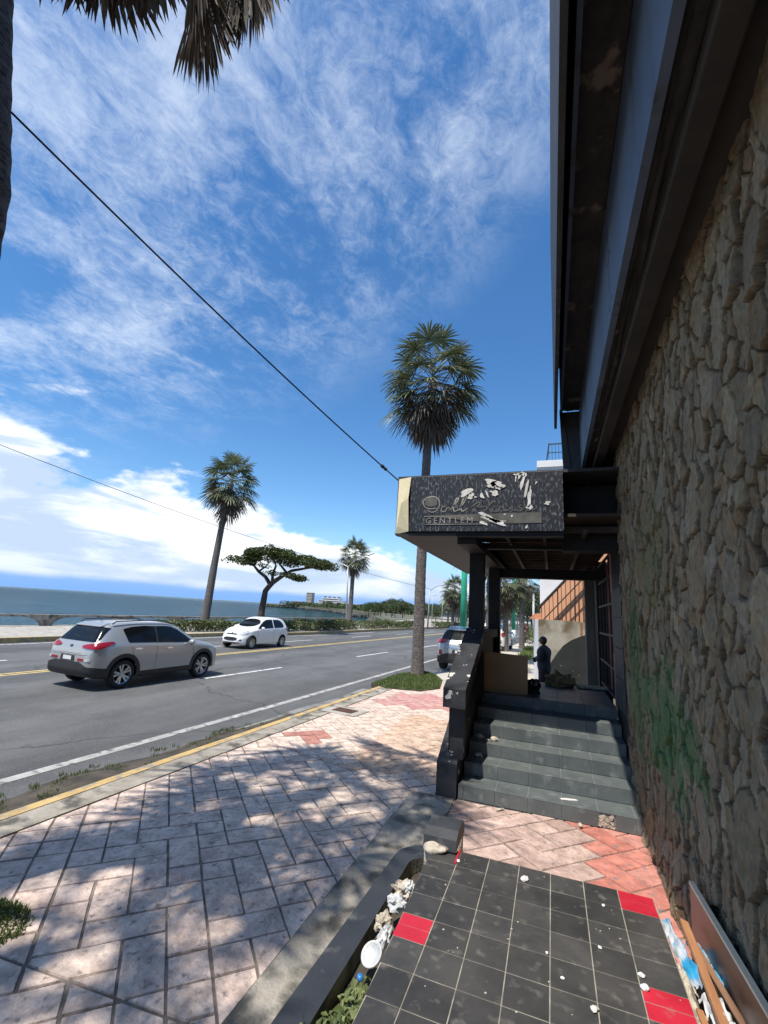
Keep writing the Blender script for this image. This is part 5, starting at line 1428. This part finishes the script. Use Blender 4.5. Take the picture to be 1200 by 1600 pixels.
        for ya in (sp['ra'], sp['fa']):
            for sg in (-1,1):
                if src is None:
                    wh = T.build('wheel', M['tyre'], s.root, world=False); add_smooth_angle(wh, 30)
                    rim = R.build('rim', M['rim'], wh, world=False); add_smooth_angle(rim, 30)
                    dk = D.build('brake_disc', M['rim_dark'], wh, world=False); src = wh
                else:
                    wh = copy_tree(src, s.root)
                wh.location = (sg*sp['tx'], ya, r); wh.rotation_euler = (.3*ya, 0, 0 if sg > 0 else PI)
    def arch(s, r1, mat, w=.07):
        sp = s.sp; r0 = sp['r']*1.16-.012
        for ya in (sp['ra'], sp['fa']):
            zc = sp['r']+.02; zmin = s.sp['sill']
            a0 = math.asin(max(-1,min(1,(zmin-zc)/r1)))
            n = 22; out = [(ya+r1*math.cos(a), zc+r1*math.sin(a)) for a in np.linspace(a0, PI-a0, n)]
            a1 = math.asin(max(-1,min(1,(zmin-zc)/r0)))
            inn = [(ya+r0*math.cos(a), zc+r0*math.sin(a)) for a in np.linspace(PI-a1, a1, n)]
            s.both('wheel_arch', out+inn, mat, th=.014, off=0, sink=.03, step=.06)
    def line(s, name, P, mat, w=.008, d=None, th=.0015):
        pts = [Vector(p) for p in P]; L_, R_ = [], []
        for i in range(len(pts)):
            t = (pts[min(i+1,len(pts)-1)]-pts[max(0,i-1)]).normalized(); nn = Vector((-t.y,t.x))*w/2
            L_.append(tuple(pts[i]+nn)); R_.append(tuple(pts[i]-nn))
        return s.patch(name, L_+R_[::-1], d, mat, th=th, off=.001, step=.08, sink=.004)

def suv_spec():
    return dict(y0=-2.20, y1=2.20, ra=-1.32, fa=1.32, r=.345, tw=.225, tx=.80, sill=.30,
        top=[(-2.20,.80),(-2.17,.96),(-2.10,1.07),(-1.98,1.24),(-1.80,1.47),(-1.66,1.545),(-1.3,1.590),(-.7,1.612),(-.1,1.605),(.3,1.55),(.62,1.40),(1.0,1.155),(1.12,1.095),(1.5,1.03),(1.9,.93),(2.08,.82),(2.20,.62)],
        belt=[(-2.20,.74),(-2.12,.98),(-1.9,1.06),(-1.2,1.075),(-.3,1.05),(.6,1.015),(1.1,.99),(1.6,.92),(2.0,.80),(2.2,.56)],
        wbelt=[(-2.20,.66),(-2.17,.74),(-2.08,.82),(-1.8,.885),(-1.3,.905),(0,.905),(1.0,.905),(1.5,.89),(1.85,.83),(2.08,.70),(2.20,.54)],
        wroof=[(-2.20,.56),(-2.1,.66),(-1.8,.58),(-1.4,.60),(0,.62),(.3,.615),(.7,.66),(1.1,.74),(1.5,.72),(1.9,.64),(2.20,.46)],
        bottom=[(-2.20,.46),(-2.12,.34),(-1.8,.27),(-1.0,.24),(1.0,.24),(1.9,.24),(2.1,.30),(2.20,.38)],
        wsill=[(-2.20,.66),(-2.15,.76),(-2.05,.84),(-1.7,.90),(0,.895),(1.5,.90),(1.9,.82),(2.08,.72),(2.20,.55)])
def dress_suv(c, style):
    W = c
    c.wheels()
    c.arch(.485, M['black_plastic'])
    c.both('sill_trim', [(-.90,.25),(.90,.25),(.86,.40),(-.86,.38)], M['black_plastic'], th=.012, sink=.03)
    # side glass: rear door with its quarter, front door
    c.both('window', [(-1.36,1.42),(-1.27,1.13),(-1.23,1.11),(-.40,1.09),(-.40,1.505),(-.75,1.515),(-1.10,1.49),(-1.33,1.445)], M['glass'], th=.003)
    c.both('window', [(-.36,1.088),(.88,1.045),(.90,1.06),(.66,1.24),(.38,1.41),(.16,1.485),(-.02,1.505),(-.36,1.506)], M['glass'], th=.003)
    c.both('pillar_trim', [(-.41,1.09),(-.35,1.09),(-.35,1.505),(-.41,1.505)], M['black_plastic'], th=.004)
    for sg in (-1,1):
        c.line('door_seam', [(-.38,.42),(-.39,1.07)], M['black_plastic'], d=(sg,0,0)); c.line('door_seam', [(-1.00,.66),(-1.12,.86),(-1.20,1.08)], M['black_plastic'], d=(sg,0,0))
        c.line('door_seam', [(.86,.45),(.92,.75),(.90,1.02)], M['black_plastic'], d=(sg,0,0))
        for (a, z) in ((-.98,.955),(.02,.93)): c.patch('door_handle', [(a-.10,z-.014),(a+.10,z-.02),(a+.10,z+.014),(a-.10,z+.018)], (sg,0,0), M['chrome'], th=.022, rnd=1)
        c.line('body_crease', [(-1.0,.56),(.85,.50)], c.paint, d=(sg,0,0), w=.03, th=.006)
    # rear
    c.patch('rear_window', [(-.70,1.13),(.70,1.13),(.72,1.20),(.63,1.455),(.55,1.475),(-.55,1.475),(-.63,1.455),(-.72,1.20)], (0,1,0), M['glass'], th=.003, off=.008, step=.03)
    c.patch('bumper', [(-.83,.33),(.83,.33),(.86,.50),(.60,.62),(.45,.66),(-.45,.66),(-.60,.62),(-.86,.50)], (0,1,0), M['black_plastic'], th=.02, sink=.03)
    for sg in (-1,1):
        c.patch('bumper_side', [(-2.16,.33),(-1.74,.28),(-1.70,.50),(-2.16,.56)], (sg,0,0), M['black_plastic'], th=.015, sink=.03)
        dd = (-sg*.62,.78,0)
        # tail lamp seen along the corner: first coordinate runs across that view
        a = Vector((0,0,1)).cross(Vector(dd).normalized())
        def cc(x, y): return Vector((x,y,0)).dot(a)
        if style == 1:
            P = [(cc(sg*.42,-2.15),.98),(cc(sg*.42,-2.15),1.045),(cc(sg*.80,-2.02),1.115),(cc(sg*.90,-1.68),1.15),(cc(sg*.89,-1.76),1.06),(cc(sg*.82,-1.98),.965)]
        else:
            P = [(cc(sg*.50,-2.15),1.0),(cc(sg*.52,-2.15),1.13),(cc(sg*.80,-2.02),1.16),(cc(sg*.90,-1.78),1.10),(cc(sg*.86,-1.92),1.0)]
        c.patch('tail_light', P, dd, M['red_lens'], th=.018, rnd=1, sink=.02)
        c.patch('reflector', [(sg*.50-.11,.69),(sg*.50+.11,.69),(sg*.50+.10,.745),(sg*.50-.10,.745)], (0,1,0), M['red_lens'], th=.012) if style == 1 else c.patch('reflector', [(sg*.70-.05,.60),(sg*.70+.05,.60),(sg*.70+.05,.78),(sg*.70-.05,.78)], (0,1,0), M['red_lens'], th=.012)
        if style == 1: c.patch('fog_lamp', [(sg*.70-.07,.685),(sg*.70+.08,.69),(sg*.70+.07,.75),(sg*.70-.07,.75)], (0,1,0), M['clear_lens'], th=.014, rnd=1)
        c.patch('headlight', [(sg*.44,.70),(sg*.80,.78),(sg*.82,.90),(sg*.46,.82)], (0,-1,0), M['clear_lens'], th=.012, rnd=1)
        mb = MB(); rr = [Vector((sg*.60,y,z)) for y, z in ((-1.62,1.56),(-1.52,1.625),(-.6,1.660),(.0,1.645),(.26,1.56))]
        mb.tube(rr, .016, 6); mb.build('roof_rail', M['black_plastic'], c.root, world=False, smooth=True)
        mb = MB(); mb.lathe([(0,-.11),(.07,-.09),(.10,-.02),(.10,.06),(.06,.11),(0,.12)], (0,0,0), 14, ax='x')
        mb.v = [(sg*(.985)+p[0]*.9, .72+p[1]*.7, 1.06+p[2]*.8) for p in mb.v]; mir = mb.build('mirror', c.paint, c.root, world=False, smooth=True)
        mb = MB(); mb.tube([(sg*.86,.74,1.03),(sg*.95,.73,1.05)], .03, 6); mb.build('mirror_stalk', M['black_plastic'], mir, world=False)
    c.patch('plate_recess', [(-.27,.67),(.27,.67),(.25,.80),(-.25,.80)], (0,1,0), M['black_plastic'], th=.006)
    c.patch('plate', [(-.155,.69),(.155,.69),(.155,.78),(-.155,.78)], (0,1,0), M['plate'], th=.014)
    c.patch('emblem', [(-.06,1.01),(-.03,1.035),(.03,1.035),(.06,1.01),(.03,.985),(-.03,.985)], (0,1,0), M['black_plastic'], th=.008, rnd=1)
    c.line('hatch_seam', [(-.76,.84),(-.5,.815),(.5,.815),(.76,.84)], M['black_plastic'], d=(0,1,0))
    c.line('trim_strip', [(-.42,.865),(.42,.865)], M['chrome'] if style == 2 else c.paint, w=.025, d=(0,1,0), th=.008)
    c.patch('windscreen', [(-.72,1.15),(.72,1.15),(.60,1.50),(-.60,1.50)], (0,-1,0), M['glass'], th=.003, rnd=1)
    c.patch('grille', [(-.36,.60),(.36,.60),(.40,.74),(-.40,.74)], (0,-1,0), M['black_plastic'], th=.01)
    mb = MB(); mb.box((0,-1.72,1.525), (.98,.26,.035), Matrix.Rotation(rad(17),3,'X'), .014); sp_ = mb.build('spoiler', c.paint, c.root, world=False)
    mb = MB(); mb.tube([(0,-1.48,1.585),(0,-1.60,1.73)], [.008,.005], 5); mb.build('antenna', M['black_plastic'], c.root, world=False)
    mb = MB(); mb.tube([(.06,-2.02,1.20),(-.10,-2.0,1.24),(-.34,-1.97,1.25)], .010, 5); mb.build('wiper', M['black_plastic'], c.root, world=False)
def at_yaw(root, x, y, z, heading, sc=1.0):
    root.location = (x,y,z); root.rotation_euler = (0,0,heading); root.scale = (sc,sc,sc)
car = thing('parked_car', 'silver compact crossover driving past with its right side to the viewer', 'car', (0,0,0))
car.name = 'car'
c1 = Car(suv_spec(), car, M['car_silver']); dress_suv(c1, 1)
at_yaw(car, -10.46, 9.83, Z_ROAD+.002, rad(-3.4), .945)
car = thing('parked_car', 'silver crossover parked on the pavement half hidden by the black handrail', 'car', (0,0,0))
c2 = Car(suv_spec(), car, M['car_silver']); dress_suv(c2, 2)
at_yaw(car, -3.05, 19.0, -.01, rad(-2.5), 1.0)

def hatch_spec():
    return dict(y0=-1.86, y1=1.92, ra=-1.19, fa=1.26, r=.295, tw=.18, tx=.735, sill=.24,
        top=[(-1.86,.72),(-1.82,.90),(-1.72,1.08),(-1.52,1.34),(-1.30,1.45),(-.8,1.505),(-.3,1.515),(.1,1.47),(.45,1.33),(.85,1.08),(1.0,1.02),(1.4,.95),(1.65,.86),(1.80,.74),(1.92,.55)],
        belt=[(-1.86,.66),(-1.76,.90),(-1.5,.98),(-.8,.97),(.2,.94),(.9,.90),(1.4,.82),(1.7,.70),(1.92,.50)],
        wbelt=[(-1.86,.54),(-1.80,.64),(-1.65,.74),(-1.3,.80),(0,.815),(.9,.81),(1.35,.78),(1.62,.70),(1.80,.58),(1.92,.42)],
        wroof=[(-1.86,.46),(-1.7,.56),(-1.4,.55),(-.5,.57),(.1,.56),(.5,.60),(.95,.66),(1.4,.60),(1.75,.46),(1.92,.34)],
        bottom=[(-1.86,.40),(-1.75,.27),(-1.2,.20),(1.2,.20),(1.75,.22),(1.92,.32)],
        wsill=[(-1.86,.54),(-1.80,.66),(-1.65,.76),(-1.2,.805),(1.2,.805),(1.6,.74),(1.80,.62),(1.92,.46)])
def dress_hatch(c):
    c.wheels(10, False)
    c.both('window', [(-1.30,1.12),(-1.24,1.03),(-1.18,1.01),(-.44,.995),(-.44,1.405),(-.85,1.405),(-1.08,1.36),(-1.22,1.25)], M['glass'], th=.003)
    c.both('window', [(-.36,.993),(.80,.955),(.82,.97),(.60,1.14),(.32,1.31),(.12,1.385),(-.02,1.405),(-.36,1.408)], M['glass'], th=.003)
    for sg in (-1,1):
        c.line('door_seam', [(-.40,.30),(-.41,.97)], M['rim_dark'], d=(sg,0,0)); c.line('door_seam', [(-.86,.50),(-1.0,.75),(-1.12,.98)], M['rim_dark'], d=(sg,0,0)); c.line('door_seam', [(.86,.32),(.90,.6),(.86,.92)], M['rim_dark'], d=(sg,0,0))
        for (a, z) in ((-.98,.86),(-.22,.84)): c.patch('door_handle', [(a-.08,z-.012),(a+.08,z-.015),(a+.08,z+.012),(a-.08,z+.015)], (sg,0,0), c.paint, th=.024, rnd=1)
        dd = (-sg*.5,-.86,0); a = Vector((0,0,1)).cross(Vector(dd).normalized())
        def cc(x, y): return Vector((x,y,0)).dot(a)
        c.patch('headlight', [(cc(sg*.38,1.78),.66),(cc(sg*.40,1.76),.73),(cc(sg*.60,1.58),.86),(cc(sg*.72,1.42),.88),(cc(sg*.72,1.50),.74),(cc(sg*.58,1.68),.67)], dd, M['clear_lens'], th=.012, rnd=1)
        c.patch('fog_lamp', [(sg*.56-.05,.40),(sg*.56+.05,.40),(sg*.56+.05,.46),(sg*.56-.05,.46)], (0,-1,0), M['rim_dark'], th=.008, rnd=1)
        dr_ = (-sg*.6,.8,0); a2 = Vector((0,0,1)).cross(Vector(dr_).normalized())
        def c3(x, y): return Vector((x,y,0)).dot(a2)
        c.patch('tail_light', [(c3(sg*.60,-1.74),.80),(c3(sg*.56,-1.72),1.0),(c3(sg*.70,-1.52),1.06),(c3(sg*.78,-1.42),.96),(c3(sg*.74,-1.62),.80)], dr_, M['red_lens'], th=.014, rnd=1)
        mb = MB(); mb.lathe([(0,-.10),(.06,-.08),(.085,-.02),(.085,.05),(.05,.10),(0,.11)], (0,0,0), 14, ax='x')
        mb.v = [(sg*.90+p[0]*.9, .62+p[1]*.7, .99+p[2]*.8) for p in mb.v]; mir = mb.build('mirror', c.paint, c.root, world=False, smooth=True)
        mb = MB(); mb.tube([(sg*.76,.64,.95),(sg*.86,.63,.97)], .025, 6); mb.build('mirror_stalk', M['black_plastic'], mir, world=False)
    c.patch('windscreen', [(-.68,1.035),(.68,1.035),(.54,1.42),(-.54,1.42)], (0,-1,0), M['glass'], th=.003, rnd=2)
    c.patch('grille', [(-.34,.70),(-.30,.66),(.30,.66),(.34,.70),(.26,.72),(-.26,.72)], (0,-1,0), M['black_plastic'], th=.010)
    c.patch('lower_grille', [(-.44,.55),(-.36,.38),(.36,.38),(.44,.55)], (0,-1,0), M['black_plastic'], th=.010, rnd=1)
    c.patch('emblem', [(-.05,.735),(0,.775),(.05,.735),(0,.70)], (0,-1,0), M['chrome'], th=.012, rnd=1)
    c.patch('rear_window', [(-.55,1.10),(.55,1.10),(.48,1.36),(-.48,1.36)], (0,1,0), M['glass'], th=.003, rnd=2)
    c.patch('plate', [(-.155,.60),(.155,.60),(.155,.70),(-.155,.70)], (0,1,0), M['plate'], th=.012)
car = thing('car', 'small white hatchback with a wide dark grille coming the other way', 'car', (0,0,0))
c3_ = Car(hatch_spec(), car, M['car_white']); dress_hatch(c3_)
at_yaw(car, -14.15, 20.05, Z_ROAD+.002, rad(180-4.0), .965)
car = thing('parked_car', 'white car parked on the pavement seen between the porch post and the cardboard', 'car', (0,0,0))
c4 = Car(hatch_spec(), car, M['car_white']); dress_hatch(c4)
at_yaw(car, -3.52, 31.5, -.01, rad(-3), 1.08)

# ================================================================== PERSON
def person():
    verts = [((0,0,.92),.155),((0,.02,1.08),.175),((0,.01,1.25),.185),((0,.0,1.40),.150),((0,-.0,1.49),.062),((0,.01,1.545),.058),
             ((.10,0,.88),.105),((.12,.02,.50),.075),((.12,-.02,.10),.050),((.12,.08,.05),.042),((.13,.16,.035),.034),
             ((-.10,0,.88),.105),((-.11,.04,.50),.075),((-.13,.0,.10),.050),((-.13,.10,.05),.042),((-.14,.18,.035),.034),
             ((.19,0,1.40),.075),((.26,.03,1.14),.055),((.12,.15,1.11),.046),((-.04,.185,1.13),.036),
             ((-.19,0,1.40),.075),((-.27,.03,1.15),.055),((-.12,.16,1.16),.046),((.03,.195,1.18),.036)]
    edges = [(0,1),(1,2),(2,3),(3,4),(4,5),(0,6),(6,7),(7,8),(8,9),(9,10),(0,11),(11,12),(12,13),(13,14),(14,15),(3,16),(16,17),(17,18),(18,19),(3,20),(20,21),(21,22),(22,23)]
    me = bpy.data.meshes.new('body'); me.from_pydata([v for v,_ in verts], edges, [])
    o = bpy.data.objects.new('body', me); COL.objects.link(o)
    md = o.modifiers.new('s','SKIN'); md.use_smooth_shade = True
    for i, (v, r) in enumerate(verts): me.skin_vertices[0].data[i].radius = (r, r*.82 if i < 4 else r)
    me.skin_vertices[0].data[0].use_root = True
    ss = o.modifiers.new('u','SUBSURF'); ss.levels = 2
    dg = bpy.context.evaluated_depsgraph_get(); m2 = bpy.data.meshes.new_from_object(o.evaluated_get(dg)); bpy.data.objects.remove(o)
    bm = bmesh.new(); bm.from_mesh(m2)
    def part(co, rx, ry, rz, tilt=0):
        r = bmesh.ops.create_icosphere(bm, subdivisions=3, radius=1)
        for v in r['verts']:
            p = v.co.copy(); p.x *= rx*(1-.18*max(0,-p.z)); p.y *= ry; p.z *= rz
            v.co = Matrix.Rotation(tilt,3,'X') @ p + Vector(co)
    part((0,.03,1.645),.078,.098,.118)                       # head
    part((0,.128,1.635),.014,.020,.024); part((.08,.02,1.64),.012,.022,.030); part((-.08,.02,1.64),.012,.022,.030)
    part((0,.112,1.595),.024,.012,.008)
    part((.030,.115,1.662),.012,.008,.008); part((-.030,.115,1.662),.012,.008,.008)
    for sg, hx, hz in ((1,-.10,1.125),(-1,.08,1.175)):       # hands folded over the arms
        part((hx,.20,hz),.045,.022,.038)
        for k, ln in enumerate((.052,.060,.056,.044)):
            part((hx-sg*.07,.197-.006*k,hz+.030-.020*k),ln,.010,.0095)
        part((hx-sg*.02,.19,hz+.048),.034,.011,.011)
    bm.to_mesh(m2); bm.free(); m2.polygons.foreach_set('use_smooth',[True]*len(m2.polygons))
    m2.materials.clear(); m2.materials.append(M['skin'])
    root = thing('person', 'man in dark clothes standing with folded arms beyond the porch landing', 'person', (0,0,0))
    b_ = bpy.data.objects.new('body', m2); COL.objects.link(b_); b_.parent = root
    # clothes grown off the body surface
    def cloth(name, mat, test, off):
        bm = bmesh.new(); bm.from_mesh(m2)
        kill = [f for f in bm.faces if not test(f.calc_center_median())]
        bmesh.ops.delete(bm, geom=kill, context='FACES')
        bm.normal_update()
        for v in bm.verts: v.co += v.normal*(off+.008*mnoise.noise(v.co*9))
        m = bpy.data.meshes.new(name); bm.to_mesh(m); bm.free(); m.materials.clear(); m.materials.append(mat)
        m.polygons.foreach_set('use_smooth',[True]*len(m.polygons))
        c = bpy.data.objects.new(name, m); COL.objects.link(c); c.parent = root
        sd = c.modifiers.new('t','SOLIDIFY'); sd.thickness = .006
    cloth('shirt', M['dark_shirt'], lambda c: .86 < c.z < 1.50 and not (c.y > .165 and abs(c.x) < .14 and c.z < 1.25), .022)
    cloth('trousers', M['dark_trousers'], lambda c: .10 < c.z < .90 and abs(c.x) < .235, .016)
    cloth('shoes', M['black_plastic'], lambda c: c.z <= .105, .010)
    bm = bmesh.new(); bmesh.ops.create_icosphere(bm, subdivisions=3, radius=1)
    for v in bm.verts: v.co = Vector((v.co.x*.081, v.co.y*.100, v.co.z*.112))
    bmesh.ops.delete(bm, geom=[v for v in bm.verts if v.co.z < .035 and v.co.y > -.05 or v.co.z < -.03], context='VERTS')
    m = bpy.data.meshes.new('hair'); bm.to_mesh(m); bm.free(); m.materials.append(M['black_plastic']); m.polygons.foreach_set('use_smooth',[True]*len(m.polygons))
    h = bpy.data.objects.new('hair', m); COL.objects.link(h); h.parent = root; h.location = (0,.025,1.652)
    root.location = (-.19,12.6,0); root.rotation_euler = (0,0,rad(72)); root.scale = (1,1,.93)
person()

# ================================================================== FAR SHORE
def land_mound(name, pts, h, seed, mat, z0=-.4):
    """wooded rise: dense leaf mass over a low hill"""
    mb = MB(); random.seed(seed)
    for (a, b_) in zip(pts, pts[1:]):
        L_ = math.hypot(b_[0]-a[0], b_[1]-a[1]); n = int(L_*2.2)
        for _ in range(n):
            u = random.random(); x = a[0]+(b_[0]-a[0])*u; y = a[1]+(b_[1]-a[1])*u+random.uniform(-6,14)
            hh = h*(.6+.6*mnoise.noise((x*.03,seed,0))+.25*mnoise.noise((x*.15,seed,0)))
            leaf_cloud(mb, (x,y,z0+random.uniform(0,max(.5,hh))), (3.2,3.2,2.4), 9, 2.4)
    o = mb.build(name, mat, fix=False); return o
tag(land_mound('far_wood', [(-405,632),(-380,668),(-335,640),(-262,560)], 9, 5, M['leaf_far']), 'dark wooded headland across the bay', 'woodland', kind='stuff')
tag(land_mound('far_wood', [(-262,560),(-200,470),(-140,350)], 7, 9, M['leaf_far']), 'low trees along the far side of the bay', 'woodland', kind='stuff')
tag(land_mound('far_wood', [(-140,350),(-100,330),(-40,330)], 8, 12, M['leaf_far']), 'treeline behind the head of the bay', 'woodland', kind='stuff')
mb = MB()
cp = [(-420,611),(-387,654),(-331,599),(-262,526),(-141,329),(-117,317),(-59,149)]
for (a, b_) in zip(cp, cp[1:]):
    L_ = math.hypot(b_[0]-a[0], b_[1]-a[1]); n = int(L_/3.5)
    for k in range(n):
        u = (k+random.random())/n; rock_mb(mb, (a[0]+(b_[0]-a[0])*u+random.uniform(-2,2), a[1]+(b_[1]-a[1])*u+random.uniform(-2,2), -3.6), (random.uniform(1.5,3.5),random.uniform(1.5,3.5),random.uniform(1.2,2.8)), k*.77, 1)
tag(mb.build('shore_rocks', M['rock']), 'dark rocks along the far shoreline', 'rocks', kind='stuff')
def block(name, label, x, y, w, d, h, floors, mat, z0=-.4, bands=True, cat='building'):
    t = thing(name, label, cat, (x,y,z0))
    mb = MB(); mb.bx(x-w/2,x+w/2,y,y+d,z0,z0+h); mb.build('walls', mat, t)
    fh = h/floors
    for k in range(floors):
        mb = MB(); mb.bx(x-w/2+w*.04,x+w/2-w*.04,y-.12,y-.02,z0+fh*(k+.35),z0+fh*(k+.8)); mb.build('window_band', M['bldg_glass'], t)
    mb = MB(); mb.bx(x-w/2-.4,x+w/2+.4,y-.4,y+d+.4,z0+h,z0+h+.8); mb.build('roof', mat, t)
    return t
block('tower_block', 'slim tan tower block on the far headland', -452, 800, 12, 12, 26, 9, M['bldg_tan'])
hb = block('hotel', 'wide white terraced building on the far headland', -405, 800, 52, 20, 13, 4, M['bldg_white'])
mb = MB(); mb.bx(-424,-386,803,816,12.6,18.5); mb.build('upper_storeys', M['bldg_white'], hb)
mb = MB(); mb.bx(-423,-387,802.7,802.9,14.6,16.6); mb.build('window_band', M['bldg_glass'], hb)
for x in (-420,-410,-400,-390):
    mb = MB(); mb.bx(x-1.6,x+1.6,806,811,18.5,21); mb.build('roof_tank', M['bldg_glass'], hb)
mo = thing('monument', 'thin white obelisk left of the wide white building', 'monument', (-437,800,0)); 
mb = MB(); mb.tube([(-437,800,-.4),(-437,800,17),(-437,800,18.5)], [1.3,.8,.05], 4); mb.build('shaft', M['bldg_white'], mo)
mb = MB(); mb.box((-437,800,.3), (6,6,2.4), None, .2); mb.build('plinth', M['bldg_white'], mo)
for i, (x,y,w,h,f,mt,lb) in enumerate([(-478,800,24,8,2,'bldg_tan','low tan block near the tip of the headland'),(-375,800,30,10,3,'bldg_white','low white block right of the terraced building'),(-310,700,40,8,2,'bldg_tan','long tan building behind the bay'),
        (-250,700,30,9,3,'bldg_white','white building behind the bay trees'),(-40,210,18,7,2,'bldg_white','white building glimpsed behind the distant palms'),(-14,205,20,8,2,'bldg_white','second white building behind the avenue palms'),(5,110,9,6,2,'bldg_white','white house behind the dense trees on the pavement side')]):
    block('far_building', lb, x, y, w, 12, h, f, M[mt])
